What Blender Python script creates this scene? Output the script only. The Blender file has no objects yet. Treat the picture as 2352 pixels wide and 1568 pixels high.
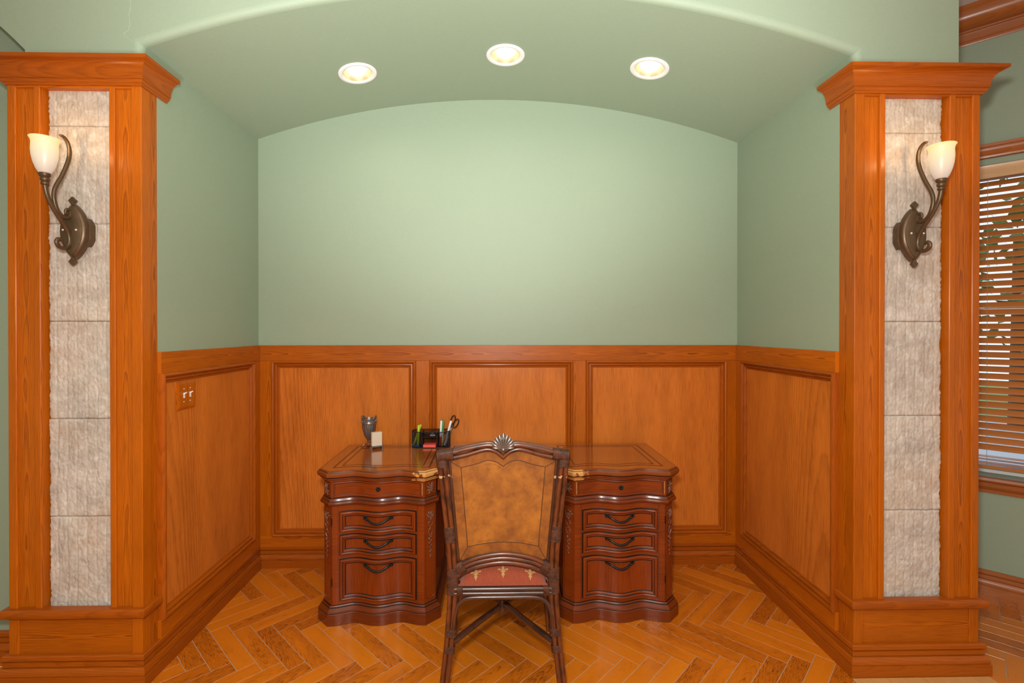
import bpy, bmesh, math, random
from mathutils import Vector, Matrix, noise
random.seed(7)
SC = bpy.context.scene
COL = SC.collection
PI = math.pi
rad = math.radians

# ------------------------------------------------------------------ materials
class NT:
    """small helper for writing node materials"""
    def __init__(s, name):
        s.m = bpy.data.materials.new(name); s.m.use_nodes = True
        s.t = s.m.node_tree; s.b = s.t.nodes['Principled BSDF']; s.o = s.t.nodes['Material Output']
    def n(s, typ, **kw):
        nd = s.t.nodes.new(typ)
        for k, v in kw.items(): setattr(nd, k, v)
        return nd
    def put(s, sock, v):
        if isinstance(v, bpy.types.NodeSocket): s.t.links.new(v, sock)
        elif isinstance(v, (tuple, list)) and sock.type == 'RGBA': sock.default_value = (*v[:3], 1)
        else: sock.default_value = v
    def math(s, op, a, b=0.0, c=0.0, clamp=False):
        nd = s.n('ShaderNodeMath', operation=op, use_clamp=clamp)
        for i, v in enumerate((a, b, c)): s.put(nd.inputs[i], v)
        return nd.outputs[0]
    def vec(s, x, y, z=0.0):
        nd = s.n('ShaderNodeCombineXYZ')
        for i, v in enumerate((x, y, z)): s.put(nd.inputs[i], v)
        return nd.outputs[0]
    def noise(s, vec, scale=1.0, detail=3.0, rough=.5, dist=0.0):
        nd = s.n('ShaderNodeTexNoise')
        s.put(nd.inputs['Vector'], vec); nd.inputs['Scale'].default_value = scale
        nd.inputs['Detail'].default_value = detail; nd.inputs['Roughness'].default_value = rough
        nd.inputs['Distortion'].default_value = dist
        return nd.outputs['Fac']
    def mix(s, f, a, b, typ='MIX'):
        nd = s.n('ShaderNodeMix', data_type='RGBA', blend_type=typ)
        s.put(nd.inputs[0], f); s.put(nd.inputs[6], a); s.put(nd.inputs[7], b)
        return nd.outputs[2]
    def ramp(s, f, lo, hi):
        nd = s.n('ShaderNodeMapRange'); nd.clamp = True
        s.put(nd.inputs[0], f); nd.inputs[1].default_value = lo; nd.inputs[2].default_value = hi
        return nd.outputs[0]
    def uv(s):
        nd = s.n('ShaderNodeUVMap'); sp = s.n('ShaderNodeSeparateXYZ')
        s.t.links.new(nd.outputs[0], sp.inputs[0]); return sp.outputs[0], sp.outputs[1]
    def obj(s):
        nd = s.n('ShaderNodeTexCoord'); return nd.outputs['Object']
    def xyz(s, v):
        sp = s.n('ShaderNodeSeparateXYZ'); s.t.links.new(v, sp.inputs[0]); return sp.outputs
    def rnd(s):
        nd = s.n('ShaderNodeAttribute', attribute_name='rnd'); return nd.outputs['Fac']
    def set(s, **kw):
        for k, v in kw.items(): s.put(s.b.inputs[k.replace('_', ' ')], v)
        return s
    def bump(s, h, strength=.3, dist=.01):
        nd = s.n('ShaderNodeBump'); s.put(nd.inputs['Height'], h)
        nd.inputs['Strength'].default_value = strength; nd.inputs['Distance'].default_value = dist
        s.t.links.new(nd.outputs[0], s.b.inputs['Normal'])

def plain(name, col, rough=.5, metal=0.0, **kw):
    t = NT(name); t.set(Base_Color=col, Roughness=rough, Metallic=metal, **kw); return t.m

def wood(name, light, dark, K=2200., S=13., ring=.75, fiber=.3, blotch=.35, rough=.36, coat=.25, vary=.25, wob=.012, drift=5.0):
    """sawn board: nested arches of growth rings along u, fine pores, slow blotches"""
    t = NT(name); u, v = t.uv()
    w1 = t.noise(t.vec(t.math('MULTIPLY', u, 3.0), t.math('MULTIPLY', v, 14.0)), 1, 2)
    vv = t.math('ADD', v, t.math('MULTIPLY', t.math('SUBTRACT', w1, .5), wob * 2))
    w2 = t.noise(t.vec(t.math('MULTIPLY', u, 14.0), t.math('MULTIPLY', v, 60.0)), 1, 3)
    f = t.math('ADD', t.math('MULTIPLY', t.math('MULTIPLY', vv, vv), K), t.math('MULTIPLY', u, S))
    f = t.math('ADD', f, t.math('MULTIPLY', w2, .55))
    w3 = t.noise(t.vec(t.math('MULTIPLY', u, 2.6), t.math('MULTIPLY', v, 3.0)), 1, 2)
    f = t.math('ADD', f, t.math('MULTIPLY', w3, drift))
    f = t.math('FRACT', f)
    rings = t.math('POWER', t.math('SMOOTH_MIN', f, t.math('MULTIPLY', t.math('SUBTRACT', 1.0, f), 6.0), .1), 2.2, clamp=True)
    fib = t.noise(t.vec(t.math('MULTIPLY', u, 9.0), t.math('MULTIPLY', v, 420.0)), 1, 2, .6)
    fib = t.ramp(fib, .42, .72)
    big = t.noise(t.vec(t.math('MULTIPLY', u, 1.1), t.math('MULTIPLY', v, 5.0)), 1.6, 4, .6)
    k = t.math('ADD', t.math('MULTIPLY', rings, ring), t.math('MULTIPLY', fib, fiber))
    k = t.math('ADD', k, t.math('MULTIPLY', t.math('SUBTRACT', big, .5), blotch))
    k = t.math('ADD', k, t.math('MULTIPLY', t.math('SUBTRACT', t.rnd(), .5), vary), clamp=True)
    t.set(Base_Color=t.mix(k, light, dark), Roughness=rough, Coat_Weight=coat, Coat_Roughness=.22)
    t.bump(k, .08, .002)
    t.b.inputs['Specular IOR Level'].default_value = .22
    return t.m

M = {}
OAK_L, OAK_D = (.51, .123, .0030), (.125, .0195, .0011)
M['oak'] = wood('oak_stained', OAK_L, OAK_D, K=4800, S=3, ring=.66, fiber=.36, blotch=.6, coat=.12)
M['oak_trim'] = wood('oak_moulding', (.39, .086, .0040), (.110, .0175, .0016), K=1200, S=6, ring=.35, fiber=.36, blotch=.35, rough=.3, coat=.12)
M['oak_panel'] = wood('oak_veneer', (.62, .180, .022), (.24, .052, .006), K=120, S=3, ring=.45, fiber=.50, blotch=1.1, rough=.36, vary=.15, coat=.06, wob=.006, drift=1.0)
M['mahog'] = wood('mahogany', (.235, .0390, .0040), (.036, .0055, .0012), K=500, S=4, ring=.25, fiber=.45, blotch=.85, rough=.26, coat=.25)
M['mahog_trim'] = wood('mahogany_moulding', (.165, .029, .0040), (.034, .0060, .0016), K=500, S=3, ring=.15, fiber=.45, blotch=.5, rough=.30, coat=.45)
M['inlay'] = plain('inlay_line', (.050, .020, .010), .25)
M['bare'] = plain('bare_worn_wood', (.58, .27, .09), .5)
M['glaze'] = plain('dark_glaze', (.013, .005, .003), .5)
M['far_trim'] = wood('brown_oak_moulding', (.42, .130, .030), (.17, .042, .009), K=900, S=5, ring=.3, fiber=.3, rough=.3)
M['blind'] = wood('blind_slat_wood', (.50, .180, .042), (.32, .10, .022), K=300, S=2, ring=.15, fiber=.3, rough=.4)
M['valance'] = wood('pale_valance_wood', (.74, .50, .28), (.54, .31, .15), K=300, S=2, ring=.15, fiber=.3, rough=.35)
M['pale_floor'] = wood('pale_plank', (.62, .33, .12), (.46, .21, .06), K=900, S=4, ring=.3, fiber=.3, rough=.4)

def desktop_mat():
    m = wood('burl_desktop', (.33, .090, .014), (.085, .020, .005), K=500, S=4, ring=.15, fiber=.3, blotch=.8, rough=.16, coat=.9)
    m.node_tree.nodes['Principled BSDF'].inputs['Coat Roughness'].default_value = .08
    return m
M['desktop'] = desktop_mat()

def edge_mat():
    """moulded edge worn through to bare wood near the kneehole corners"""
    m = wood('worn_desktop_edge', (.21, .046, .008), (.060, .012, .003), K=500, S=3, ring=.12, fiber=.3, blotch=.4, rough=.22, coat=.4)
    t = NT.__new__(NT); t.m = m; t.t = m.node_tree; t.b = t.t.nodes['Principled BSDF']
    lk = t.b.inputs['Base Color'].links[0].from_socket
    o = t.xyz(t.obj())
    ax = t.math('ABSOLUTE', o[0])
    dx = t.math('SUBTRACT', ax, .355); dy = t.math('SUBTRACT', o[1], .03)
    d = t.math('SQRT', t.math('ADD', t.math('MULTIPLY', dx, dx), t.math('MULTIPLY', t.math('MULTIPLY', dy, dy), .8)))
    nz = t.noise(t.obj(), 38, 3)
    wear = t.ramp(t.math('SUBTRACT', t.math('MULTIPLY', t.math('SUBTRACT', nz, .35), .22), d), -.035, -.015)
    t.t.links.new(t.mix(wear, lk, (.62, .30, .085)), t.b.inputs['Base Color'])
    return m
M['edge'] = edge_mat()

def paint(name, col, rough=.55):
    t = NT(name); o = t.obj()
    n1 = t.noise(o, 230, 2, .5); n2 = t.noise(o, 1.3, 2)
    t.set(Base_Color=t.mix(t.math('MULTIPLY', n2, .22), col, tuple(c * .86 for c in col)), Roughness=rough)
    t.bump(n1, .22, .004)
    return t.m
M['green'] = paint('sage_paint', (.290, .366, .262))
M['green_far'] = paint('sage_paint_far', (.300, .380, .270))  # same paint as the other walls, tone tuned to the far wall's brightness
M['ceil'] = paint('ceiling_paint', (.62, .58, .56))
M['crack'] = plain('crack_filler', (.52, .58, .46), .8)

def floor_mat():
    t = NT('herringbone_tile'); u, v = t.uv(); r = t.rnd()
    fib = t.noise(t.vec(t.math('MULTIPLY', u, 24.0), t.math('MULTIPLY', v, 420.0)), 1, 3, .65)
    big = t.noise(t.vec(t.math('MULTIPLY', u, 3.5), t.math('MULTIPLY', v, 16.0)), 1, 3, .6)
    w = t.noise(t.vec(t.math('MULTIPLY', u, 5.0), t.math('MULTIPLY', v, 18.0)), 1, 2)
    vv = t.math('ADD', v, t.math('MULTIPLY', w, .03))
    ring = t.math('FRACT', t.math('ADD', t.math('MULTIPLY', t.math('MULTIPLY', vv, vv), 3000), t.math('MULTIPLY', u, 18)))
    ring = t.math('POWER', ring, 5.0)
    strk = t.ramp(fib, .50, .66)
    amt = t.math('ADD', t.ramp(t.math('ADD', big, t.math('MULTIPLY', t.math('SUBTRACT', r, .5), .45)), .42, .74), .14)
    k = t.math('MULTIPLY', t.math('ADD', strk, t.math('MULTIPLY', ring, .75)), amt, clamp=True)
    base = t.mix(t.math('MULTIPLY', r, 1.0), (.72, .215, .009), (.58, .150, .006))
    base = t.mix(t.math('MULTIPLY', big, .5), base, (.42, .090, .005))
    t.set(Base_Color=t.mix(k, base, (.11, .024, .004)), Roughness=.3, Coat_Weight=.15, Coat_Roughness=.2)
    t.bump(k, .12, .002)
    return t.m
M['tile'] = floor_mat()
M['grout'] = plain('grout', (.42, .27, .17), .8)

def stone_mat():
    t = NT('split_face_stone'); o = t.obj()
    a = t.noise(o, 9, 5, .6); b = t.noise(o, 55, 4, .6); c = t.noise(o, 3.2, 2)
    col = t.mix(t.ramp(a, .35, .7), (.62, .555, .48), (.42, .37, .32))
    col = t.mix(t.math('MULTIPLY', t.ramp(c, .45, .7), .55), col, (.54, .41, .30))
    col = t.mix(t.math('MULTIPLY', t.ramp(b, .5, .75), .35), col, (.36, .30, .25))
    h = t.noise(o, 34, 9, .74)
    vn = t.noise(o, 26, 8, .7, .6)
    col = t.mix(t.math('MULTIPLY', t.ramp(vn, .50, .66), .6), col, (.72, .68, .62)); col = t.mix(t.math('MULTIPLY', t.ramp(vn, .46, .34), .55), col, (.47, .35, .25))
    t.set(Base_Color=col, Roughness=.9); t.bump(h, .6, .008)
    return t.m
M['stone'] = stone_mat()

def bronze_mat():
    t = NT('aged_bronze'); o = t.obj(); a = t.noise(o, 40, 3)
    t.set(Base_Color=t.mix(a, (.085, .054, .029), (.165, .103, .052)), Metallic=.55, Roughness=.38); return t.m
M['bronze'] = bronze_mat()

def shade_mat():
    t = NT('alabaster_glass_lit'); o = t.xyz(t.obj())
    f = t.ramp(o[2], .19, .32)
    sw = t.noise(t.obj(), 22, 3, .6, 1.0)
    f2 = t.math('ADD', f, t.math('MULTIPLY', t.math('SUBTRACT', sw, .5), .35), clamp=True)
    e = t.mix(f2, (1.0, .84, .74), (1.0, .72, .24))
    st = t.math('ADD', .22, t.math('MULTIPLY', f, .42))
    t.set(Base_Color=(.42, .37, .31), Roughness=.35, Emission_Color=e, Emission_Strength=st); return t.m
M['shade'] = shade_mat()
M['bulb'] = plain('lit_bulb', (1, 1, 1), .4, Emission_Color=(1.0, .90, .74), Emission_Strength=7.0)
M['white'] = plain('white_enamel', (.86, .85, .84), .4)
M['gold_reflector'] = plain('satin_reflector', (.90, .78, .62), .25, .9)
M['plastic'] = plain('white_plastic', (.78, .76, .72), .35)
M['screw'] = plain('pale_screw', (.75, .68, .58), .35, .5)
M['pull'] = plain('blackened_pull', (.025, .027, .026), .32, .7)

def carve_mat():
    t = NT('carved_wood'); n = t.noise(t.obj(), 120, 2)
    t.set(Base_Color=t.mix(t.ramp(n, .35, .65), (.085, .024, .012), (.27, .125, .075)), Roughness=.35); return t.m
M['carve'] = carve_mat()

def rattan_mat(name, a, b, c):
    t = NT(name); u, v = t.uv()
    n = t.noise(t.vec(t.math('MULTIPLY', u, 5.0), t.math('MULTIPLY', v, 190.0)), 1, 3, .6)
    n2 = t.noise(t.vec(t.math('MULTIPLY', u, 16.0), t.math('MULTIPLY', v, 25.0)), 1, 3)
    col = t.mix(t.ramp(n, .38, .64), a, b)
    col = t.mix(t.ramp(n2, .48, .70), col, c)
    o = t.xyz(t.obj()); nz = t.noise(t.obj(), 70, 2)
    d = t.math('ABSOLUTE', t.math('SUBTRACT', o[2], .893)); far = t.math('LESS_THAN', o[1], .10)
    wear = t.math('MULTIPLY', t.ramp(t.math('SUBTRACT', t.math('MULTIPLY', t.math('SUBTRACT', nz, .47), .055), d), -.0015, .001), far)
    col = t.mix(wear, col, (.50, .30, .14))
    t.set(Base_Color=col, Roughness=.3, Coat_Weight=.3, Coat_Roughness=.2); t.bump(n, .15, .002); return t.m
M['rattan'] = rattan_mat('rattan_pole', (.155, .037, .0085), (.080, .020, .006), (.030, .010, .005))
M['rattan_dk'] = rattan_mat('rattan_pole_dark', (.085, .027, .012), (.035, .013, .008), (.020, .010, .007))
def bind_mat():
    t = NT('cane_binding'); o = t.obj(); n = t.noise(o, 60, 3); n2 = t.noise(o, 260, 2)
    col = t.mix(t.ramp(n, .35, .65), (.090, .028, .012), (.040, .014, .007))
    col = t.mix(t.ramp(n2, .68, .78), col, (.34, .20, .11))
    t.set(Base_Color=col, Roughness=.5, Specular_IOR_Level=.3); return t.m
M['bind'] = bind_mat()
def leather_mat():
    t = NT('tan_leather'); o = t.obj()
    a = t.noise(o, 13, 4, .6); b = t.noise(o, 45, 3, .6); c = t.noise(o, 600, 2)
    col = t.mix(t.ramp(a, .36, .66), (.36, .128, .016), (.20, .064, .011))
    col = t.mix(t.math('MULTIPLY', t.ramp(b, .5, .72), .45), col, (.125, .040, .009))
    t.set(Base_Color=col, Roughness=.38, Coat_Weight=.1); t.bump(c, .1, .001); return t.m
M['leather'] = leather_mat()
def border_leather():
    t = NT('tan_leather_border'); o = t.obj()
    a = t.noise(o, 18, 4, .6)
    t.set(Base_Color=t.mix(t.ramp(a, .36, .66), (.30, .100, .013), (.155, .046, .009)), Roughness=.38, Coat_Weight=.1); return t.m
M['leather2'] = border_leather()
M['tooling'] = plain('tooled_line', (.055, .022, .011), .5)
M['pewter'] = plain('pewter', (.25, .225, .205), .34, .75)
M['pewter_dk'] = plain('dark_pewter', (.22, .20, .19), .32, .7)
M['copper'] = plain('aged_copper', (.34, .13, .07), .35, .7)
def fabric_mat():
    t = NT('rust_ribbed_fabric'); o = t.xyz(t.obj())
    rib = t.math('SINE', t.math('MULTIPLY', o[0], 1500.0))
    n = t.noise(t.obj(), 90, 3, .7)
    col = t.mix(t.math('MULTIPLY', t.math('ADD', rib, 1.0), .35), (.37, .066, .018), (.20, .036, .018))
    col = t.mix(t.ramp(n, .45, .75), col, (.22, .045, .028))
    t.set(Base_Color=col, Roughness=.95, Sheen_Weight=.2); t.bump(rib, .5, .002); return t.m
M['fabric'] = fabric_mat()
M['gold_thread'] = plain('gold_thread', (.40, .21, .075), .85)
M['black'] = plain('black_wire', (.010, .010, .011), .4, .3)
M['black_plastic'] = plain('black_plastic', (.012, .012, .013), .3)
M['paper'] = plain('cream_paper', (.66, .55, .42), .8)
M['pink'] = plain('coral_paper', (.80, .095, .075), .7)
M['lime'] = plain('lime_plastic', (.42, .58, .008), .35)
M['green_p'] = plain('green_plastic', (.015, .24, .075), .35)
M['red_p'] = plain('red_plastic', (.55, .045, .02), .35)
M['blue_p'] = plain('blue_plastic', (.03, .09, .42), .35)
M['orange_p'] = plain('orange_pencil', (.66, .28, .025), .4)
M['steel'] = plain('steel', (.50, .50, .50), .25, .9)
M['silver_p'] = plain('grey_plastic', (.52, .56, .62), .3)
M['glass'] = plain('window_glass', (1, 1, 1), .02, 0, Transmission_Weight=1.0, IOR=1.01)
M['cord'] = plain('blind_cord', (.40, .26, .16), .7)
def leaf_mat(name, a, b):
    t = NT(name); n = t.noise(t.obj(), 5, 4, .7)
    t.set(Base_Color=t.mix(t.ramp(n, .35, .65), a, b), Roughness=.7); return t.m
M['leaf'] = leaf_mat('leaves', (.20, .34, .10), (.06, .13, .045))
M['leaf2'] = leaf_mat('pale_leaves', (.34, .44, .20), (.12, .20, .10))
M['bark'] = plain('bark', (.12, .08, .05), .9)
M['lawn'] = leaf_mat('lawn_grass', (.30, .42, .12), (.20, .32, .09))
M['fence'] = plain('cream_fence_paint', (.85, .80, .55), .6)

# ------------------------------------------------------------------ mesh builder
def ident(a, b, n): return (a, b, n)
CUT = {'arch': lambda: random.uniform(-.012, .012), 'rift': lambda: random.choice((-1, 1)) * random.uniform(.020, .040)}
class MB:
    def __init__(s): s.v = []; s.f = []; s.ang = 58
    def add(s, verts, faces, uvs=None, smooth=False, mat=0, r=None):
        o = len(s.v); s.v += [tuple(p) for p in verts]
        r = random.random() if r is None else r
        for i, f in enumerate(faces):
            m = mat[i] if isinstance(mat, list) else mat
            s.f.append((tuple(k + o for k in f), uvs[i] if uvs else None, smooth, m, r))
    def box(s, x0, x1, y0, y1, z0, z1, g='z', cut='rift', mat=0, r=None):
        if x0 > x1: x0, x1 = x1, x0
        if y0 > y1: y0, y1 = y1, y0
        if z0 > z1: z0, z1 = z1, z0
        V = [(x, y, z) for x in (x0, x1) for y in (y0, y1) for z in (z0, z1)]
        F = [(0, 1, 3, 2), (4, 6, 7, 5), (0, 4, 5, 1), (2, 3, 7, 6), (0, 2, 6, 4), (1, 5, 7, 3)]
        ax = [0, 0, 1, 1, 2, 2]; gi = 'xyz'.index(g); ce = ((x0 + x1) / 2, (y0 + y1) / 2, (z0 + z1) / 2)
        ru = random.random() * 40; rv = CUT[cut](); U = []
        for f, a in zip(F, ax):
            o = [i for i in range(3) if i != a and i != gi]
            if a == gi: U.append([(ru + V[k][o[0]] * .3, rv + V[k][o[1]] - ce[o[1]]) for k in f])
            else: U.append([(ru + V[k][gi], rv + V[k][o[0]] - ce[o[0]]) for k in f])
        s.add(V, F, U, False, mat, r)
    def sweep(s, path, prof, closed=False, Mf=ident, smooth=True, mat=0, pmat=None, g0=None, g1=None, cap=False, cut='rift', r=None):
        """profile (o,h) carried along a plane path; o is measured to the LEFT normal of travel, mitred"""
        P = [Vector(p) for p in path]; n = len(P)
        if smooth: s.ang = 24
        def nrm(a, b):
            d = (b - a); d.normalize(); return Vector((-d.y, d.x))
        mit = []
        for i in range(n):
            a = P[i - 1] if (i > 0 or closed) else (Vector(g0) if g0 else None)
            b = P[(i + 1) % n] if (i < n - 1 or closed) else (Vector(g1) if g1 else None)
            n1 = nrm(a, P[i]) if a is not None else None; n2 = nrm(P[i], b) if b is not None else None
            if n1 is None: n1 = n2
            if n2 is None: n2 = n1
            mit.append((n1 + n2) / max(.15, 1 + n1.dot(n2)))
        ln = [0]; pl = [0]
        for i in range(1, n + (1 if closed else 0)): ln.append(ln[-1] + (P[i % n] - P[i - 1]).length)
        for j in range(1, len(prof)): pl.append(pl[-1] + math.hypot(prof[j][0] - prof[j - 1][0], prof[j][1] - prof[j - 1][1]))
        m = len(prof); V = []; F = []; U = []; MM = []
        for i in range(n):
            for (o, h) in prof:
                q = P[i] + mit[i] * o; V.append(Mf(q.x, q.y, h))
        ru = random.random() * 40; rv = CUT[cut]() - pl[-1] / 2
        for i in range(n if closed else n - 1):
            k = (i + 1) % n
            if i > 0:
                d0 = (P[i] - P[i - 1]).normalized(); d1 = (P[k] - P[i]).normalized()
                if d0.dot(d1) < .8: ru = random.random() * 40; rv = CUT[cut]() - pl[-1] / 2
            for j in range(m - 1):
                F.append((i * m + j, k * m + j, k * m + j + 1, i * m + j + 1))
                U.append([(ru + ln[i], rv + pl[j]), (ru + ln[i + 1], rv + pl[j]), (ru + ln[i + 1], rv + pl[j + 1]), (ru + ln[i], rv + pl[j + 1])])
                MM.append(pmat[j] if pmat else mat)
        if cap and not closed:
            for i in (0, n - 1):
                F.append(tuple(i * m + j for j in range(m))); U.append([(ru + .01 * j, rv) for j in range(m)]); MM.append(mat)
        s.add(V, F, U, smooth, MM, r)
    def tube(s, pts, rr, seg=10, closed=False, cap=True, mat=0, sq=1.0, ru=None, r=None):
        P = [Vector(p) for p in pts]; n = len(P)
        R = rr if isinstance(rr, (list, tuple)) else [rr] * n
        T = []
        for i in range(n):
            a = P[i - 1] if (i > 0 or closed) else P[i]; b = P[(i + 1) % n] if (i < n - 1 or closed) else P[i]
            T.append((b - a).normalized())
        up = Vector((0, 0, 1)) if abs(T[0].z) < .9 else Vector((0, 1, 0))
        N = (up - T[0] * up.dot(T[0])).normalized(); V = []; F = []; U = []
        ln = [0.]
        for i in range(1, n + 1): ln.append(ln[-1] + (P[i % n] - P[i - 1]).length)
        ru = random.random() * 30 if ru is None else ru; rv = random.random() * 3
        for i in range(n):
            N = (N - T[i] * N.dot(T[i])).normalized(); B = T[i].cross(N)
            for k in range(seg):
                a = 2 * PI * k / seg; c, d = math.cos(a), math.sin(a)
                if sq != 1.0:
                    c = math.copysign(abs(c) ** sq, c); d = math.copysign(abs(d) ** sq, d)
                rx, ry = R[i] if isinstance(R[i], tuple) else (R[i], R[i])
                V.append(P[i] + N * (c * rx) + B * (d * ry))
        r0 = R[0][0] if isinstance(R[0], tuple) else R[0]; w = 2 * PI * r0 / seg
        for i in range(n if closed else n - 1):
            j = (i + 1) % n
            for k in range(seg):
                l = (k + 1) % seg
                F.append((i * seg + k, j * seg + k, j * seg + l, i * seg + l))
                U.append([(ru + ln[i], rv + k * w), (ru + ln[i + 1], rv + k * w), (ru + ln[i + 1], rv + (k + 1) * w), (ru + ln[i], rv + (k + 1) * w)])
        if cap and not closed:
            F.append(tuple(range(seg))); F.append(tuple((n - 1) * seg + k for k in range(seg)))
            U += [[(ru, rv)] * seg, [(ru, rv)] * seg]
        s.add(V, F, U, True, mat, r)
    def lathe(s, prof, c=(0, 0, 0), seg=32, Mf=None, mat=0, pmat=None, flute=None):
        V = []; F = []; MM = []; n = len(prof)
        for (r, z) in prof:
            for k in range(seg):
                a = 2 * PI * k / seg
                q = r * (1 + (flute(k, z) if flute else 0))
                p = (q * math.cos(a), q * math.sin(a), z)
                if Mf: p = Mf(*p)
                V.append((p[0] + c[0], p[1] + c[1], p[2] + c[2]))
        for i in range(n - 1):
            for k in range(seg):
                l = (k + 1) % seg; F.append((i * seg + k, i * seg + l, (i + 1) * seg + l, (i + 1) * seg + k))
                MM.append(pmat[i] if pmat else mat)
        if prof[0][0] > 1e-4: F.append(tuple(range(seg))[::-1]); MM.append(MM[0])
        if prof[-1][0] > 1e-4: F.append(tuple((n - 1) * seg + k for k in range(seg))); MM.append(MM[-1] if len(MM) == 1 else MM[-2])
        s.add(V, F, None, True, MM)
    def lathe_open(s, prof, c=(0, 0, 0), seg=32, mat=0, pmat=None):
        V = []; F = []; MM = []; n = len(prof)
        for (r, z) in prof:
            for k in range(seg):
                a = 2 * PI * k / seg; V.append((r * math.cos(a) + c[0], r * math.sin(a) + c[1], z + c[2]))
        for i in range(n - 1):
            for k in range(seg):
                l = (k + 1) % seg; F.append((i * seg + k, i * seg + l, (i + 1) * seg + l, (i + 1) * seg + k)); MM.append(pmat[i] if pmat else mat)
        s.add(V, F, None, True, MM)
    def prism(s, out, n0, n1, Mf=ident, mat=0, smooth=False, cap0=True, cap1=True):
        n = len(out); V = [Mf(a, b, n0) for a, b in out] + [Mf(a, b, n1) for a, b in out]
        F = [(i, (i + 1) % n, n + (i + 1) % n, n + i) for i in range(n)]
        if cap0: F.append(tuple(range(n))[::-1])
        if cap1: F.append(tuple(range(n, 2 * n)))
        s.add(V, F, [[(V[k][0], V[k][2]) for k in f] for f in F], smooth, mat)
    def blob(s, c, rx, ry, rz, seg=10, rings=6, Rm=None, mat=0):
        V = []; F = []
        for i in range(rings + 1):
            t = PI * i / rings
            for k in range(seg):
                a = 2 * PI * k / seg
                p = Vector((rx * math.sin(t) * math.cos(a), ry * math.sin(t) * math.sin(a), rz * math.cos(t)))
                if Rm: p = Rm @ p
                V.append(p + Vector(c))
        for i in range(rings):
            for k in range(seg):
                l = (k + 1) % seg; F.append((i * seg + k, (i + 1) * seg + k, (i + 1) * seg + l, i * seg + l))
        s.add(V, F, None, True, mat)
    def build(s, name, mats, parent=None, bevel=0.0, flip=False, ang=None, off=(0, 0, 0), recalc=True, seg=2):
        me = bpy.data.meshes.new(name)
        sx = -1 if flip else 1
        me.from_pydata([(sx * (p[0] - off[0]), p[1] - off[1], p[2] - off[2]) for p in s.v], [], [f[0] for f in s.f])
        uvl = me.uv_layers.new(name='UVMap'); li = 0
        at = me.attributes.new('rnd', 'FLOAT', 'FACE')
        buf = []
        for i, f in enumerate(s.f):
            buf += f[1] if f[1] else [(me.vertices[k].co.x, me.vertices[k].co.z) for k in f[0]]
        uvl.data.foreach_set('uv', [c for u in buf for c in u])
        at.data.foreach_set('value', [f[4] for f in s.f])
        me.polygons.foreach_set('material_index', [f[3] for f in s.f])
        me.polygons.foreach_set('use_smooth', [f[2] for f in s.f])
        for m in (mats if isinstance(mats, (list, tuple)) else [mats]): me.materials.append(m)
        bm = bmesh.new(); bm.from_mesh(me)
        bmesh.ops.remove_doubles(bm, verts=[v for v in bm.verts if not v.is_boundary and False], dist=1e-6)
        if recalc: bmesh.ops.recalc_face_normals(bm, faces=bm.faces)
        bm.to_mesh(me); bm.free()
        if any(f[2] for f in s.f): me.set_sharp_from_angle(angle=rad(ang or s.ang))
        o = bpy.data.objects.new(name, me); COL.objects.link(o)
        if parent: o.parent = parent
        if bevel:
            b = o.modifiers.new('bevel', 'BEVEL'); b.width = bevel; b.segments = seg; b.limit_method = 'ANGLE'; b.angle_limit = rad(50)
        return o

def thing(name, label, cat, loc=(0, 0, 0), rz=0, group=None, rot=None):
    o = bpy.data.objects.new(name, None); COL.objects.link(o); o.empty_display_size = .05
    o.location = loc; o.rotation_euler = rot or (0, 0, rz)
    tag(o, label, cat, group); return o
def tag(o, label, cat, group=None, kind=None):
    o['label'] = label; o['category'] = cat
    if group: o['group'] = group
    if kind: o['kind'] = kind
    return o
def struct(o, label=None):
    o['kind'] = 'structure'
    if label: o['label'] = label
    return o
def lab(o, t): o['label'] = t; return o
def arcpts(cx, cy, r, a0, a1, n):
    return [(cx + r * math.cos(rad(a0 + (a1 - a0) * i / n)), cy + r * math.sin(rad(a0 + (a1 - a0) * i / n))) for i in range(n + 1)]
def crv(pts, n=6):
    """Catmull-Rom through the points"""
    P = [Vector(p) for p in pts]; out = []
    for i in range(len(P) - 1):
        a = P[i - 1] if i else P[0] * 2 - P[1]; b = P[i]; c = P[i + 1]; d = P[i + 2] if i + 2 < len(P) else P[-1] * 2 - P[-2]
        for k in range(n):
            t = k / n
            out.append(.5 * ((2 * b) + (c - a) * t + (2 * a - 5 * b + 4 * c - d) * t * t + (3 * b - a - 3 * c + d) * t ** 3))
    out.append(P[-1]); return out

# ------------------------------------------------------------------ key dimensions (metres)
XL, XR, YB, YF, YP = -1.448, 1.530, 3.010, 2.020, 2.108
HL, HR = -1.915, 1.975            # ends of the header wall
CX0, ZS, ZA = .041, 2.633, 2.888  # vault
HWID = XR - CX0
RV = (HWID ** 2 + (ZA - ZS) ** 2) / (2 * (ZA - ZS)); CZ = ZA - RV
ZC = 3.244                        # ceiling of the room
A0 = math.asin(HWID / RV)
def arch(t, r=RV): return (CX0 + r * math.sin(t), CZ + r * math.cos(t))

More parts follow.
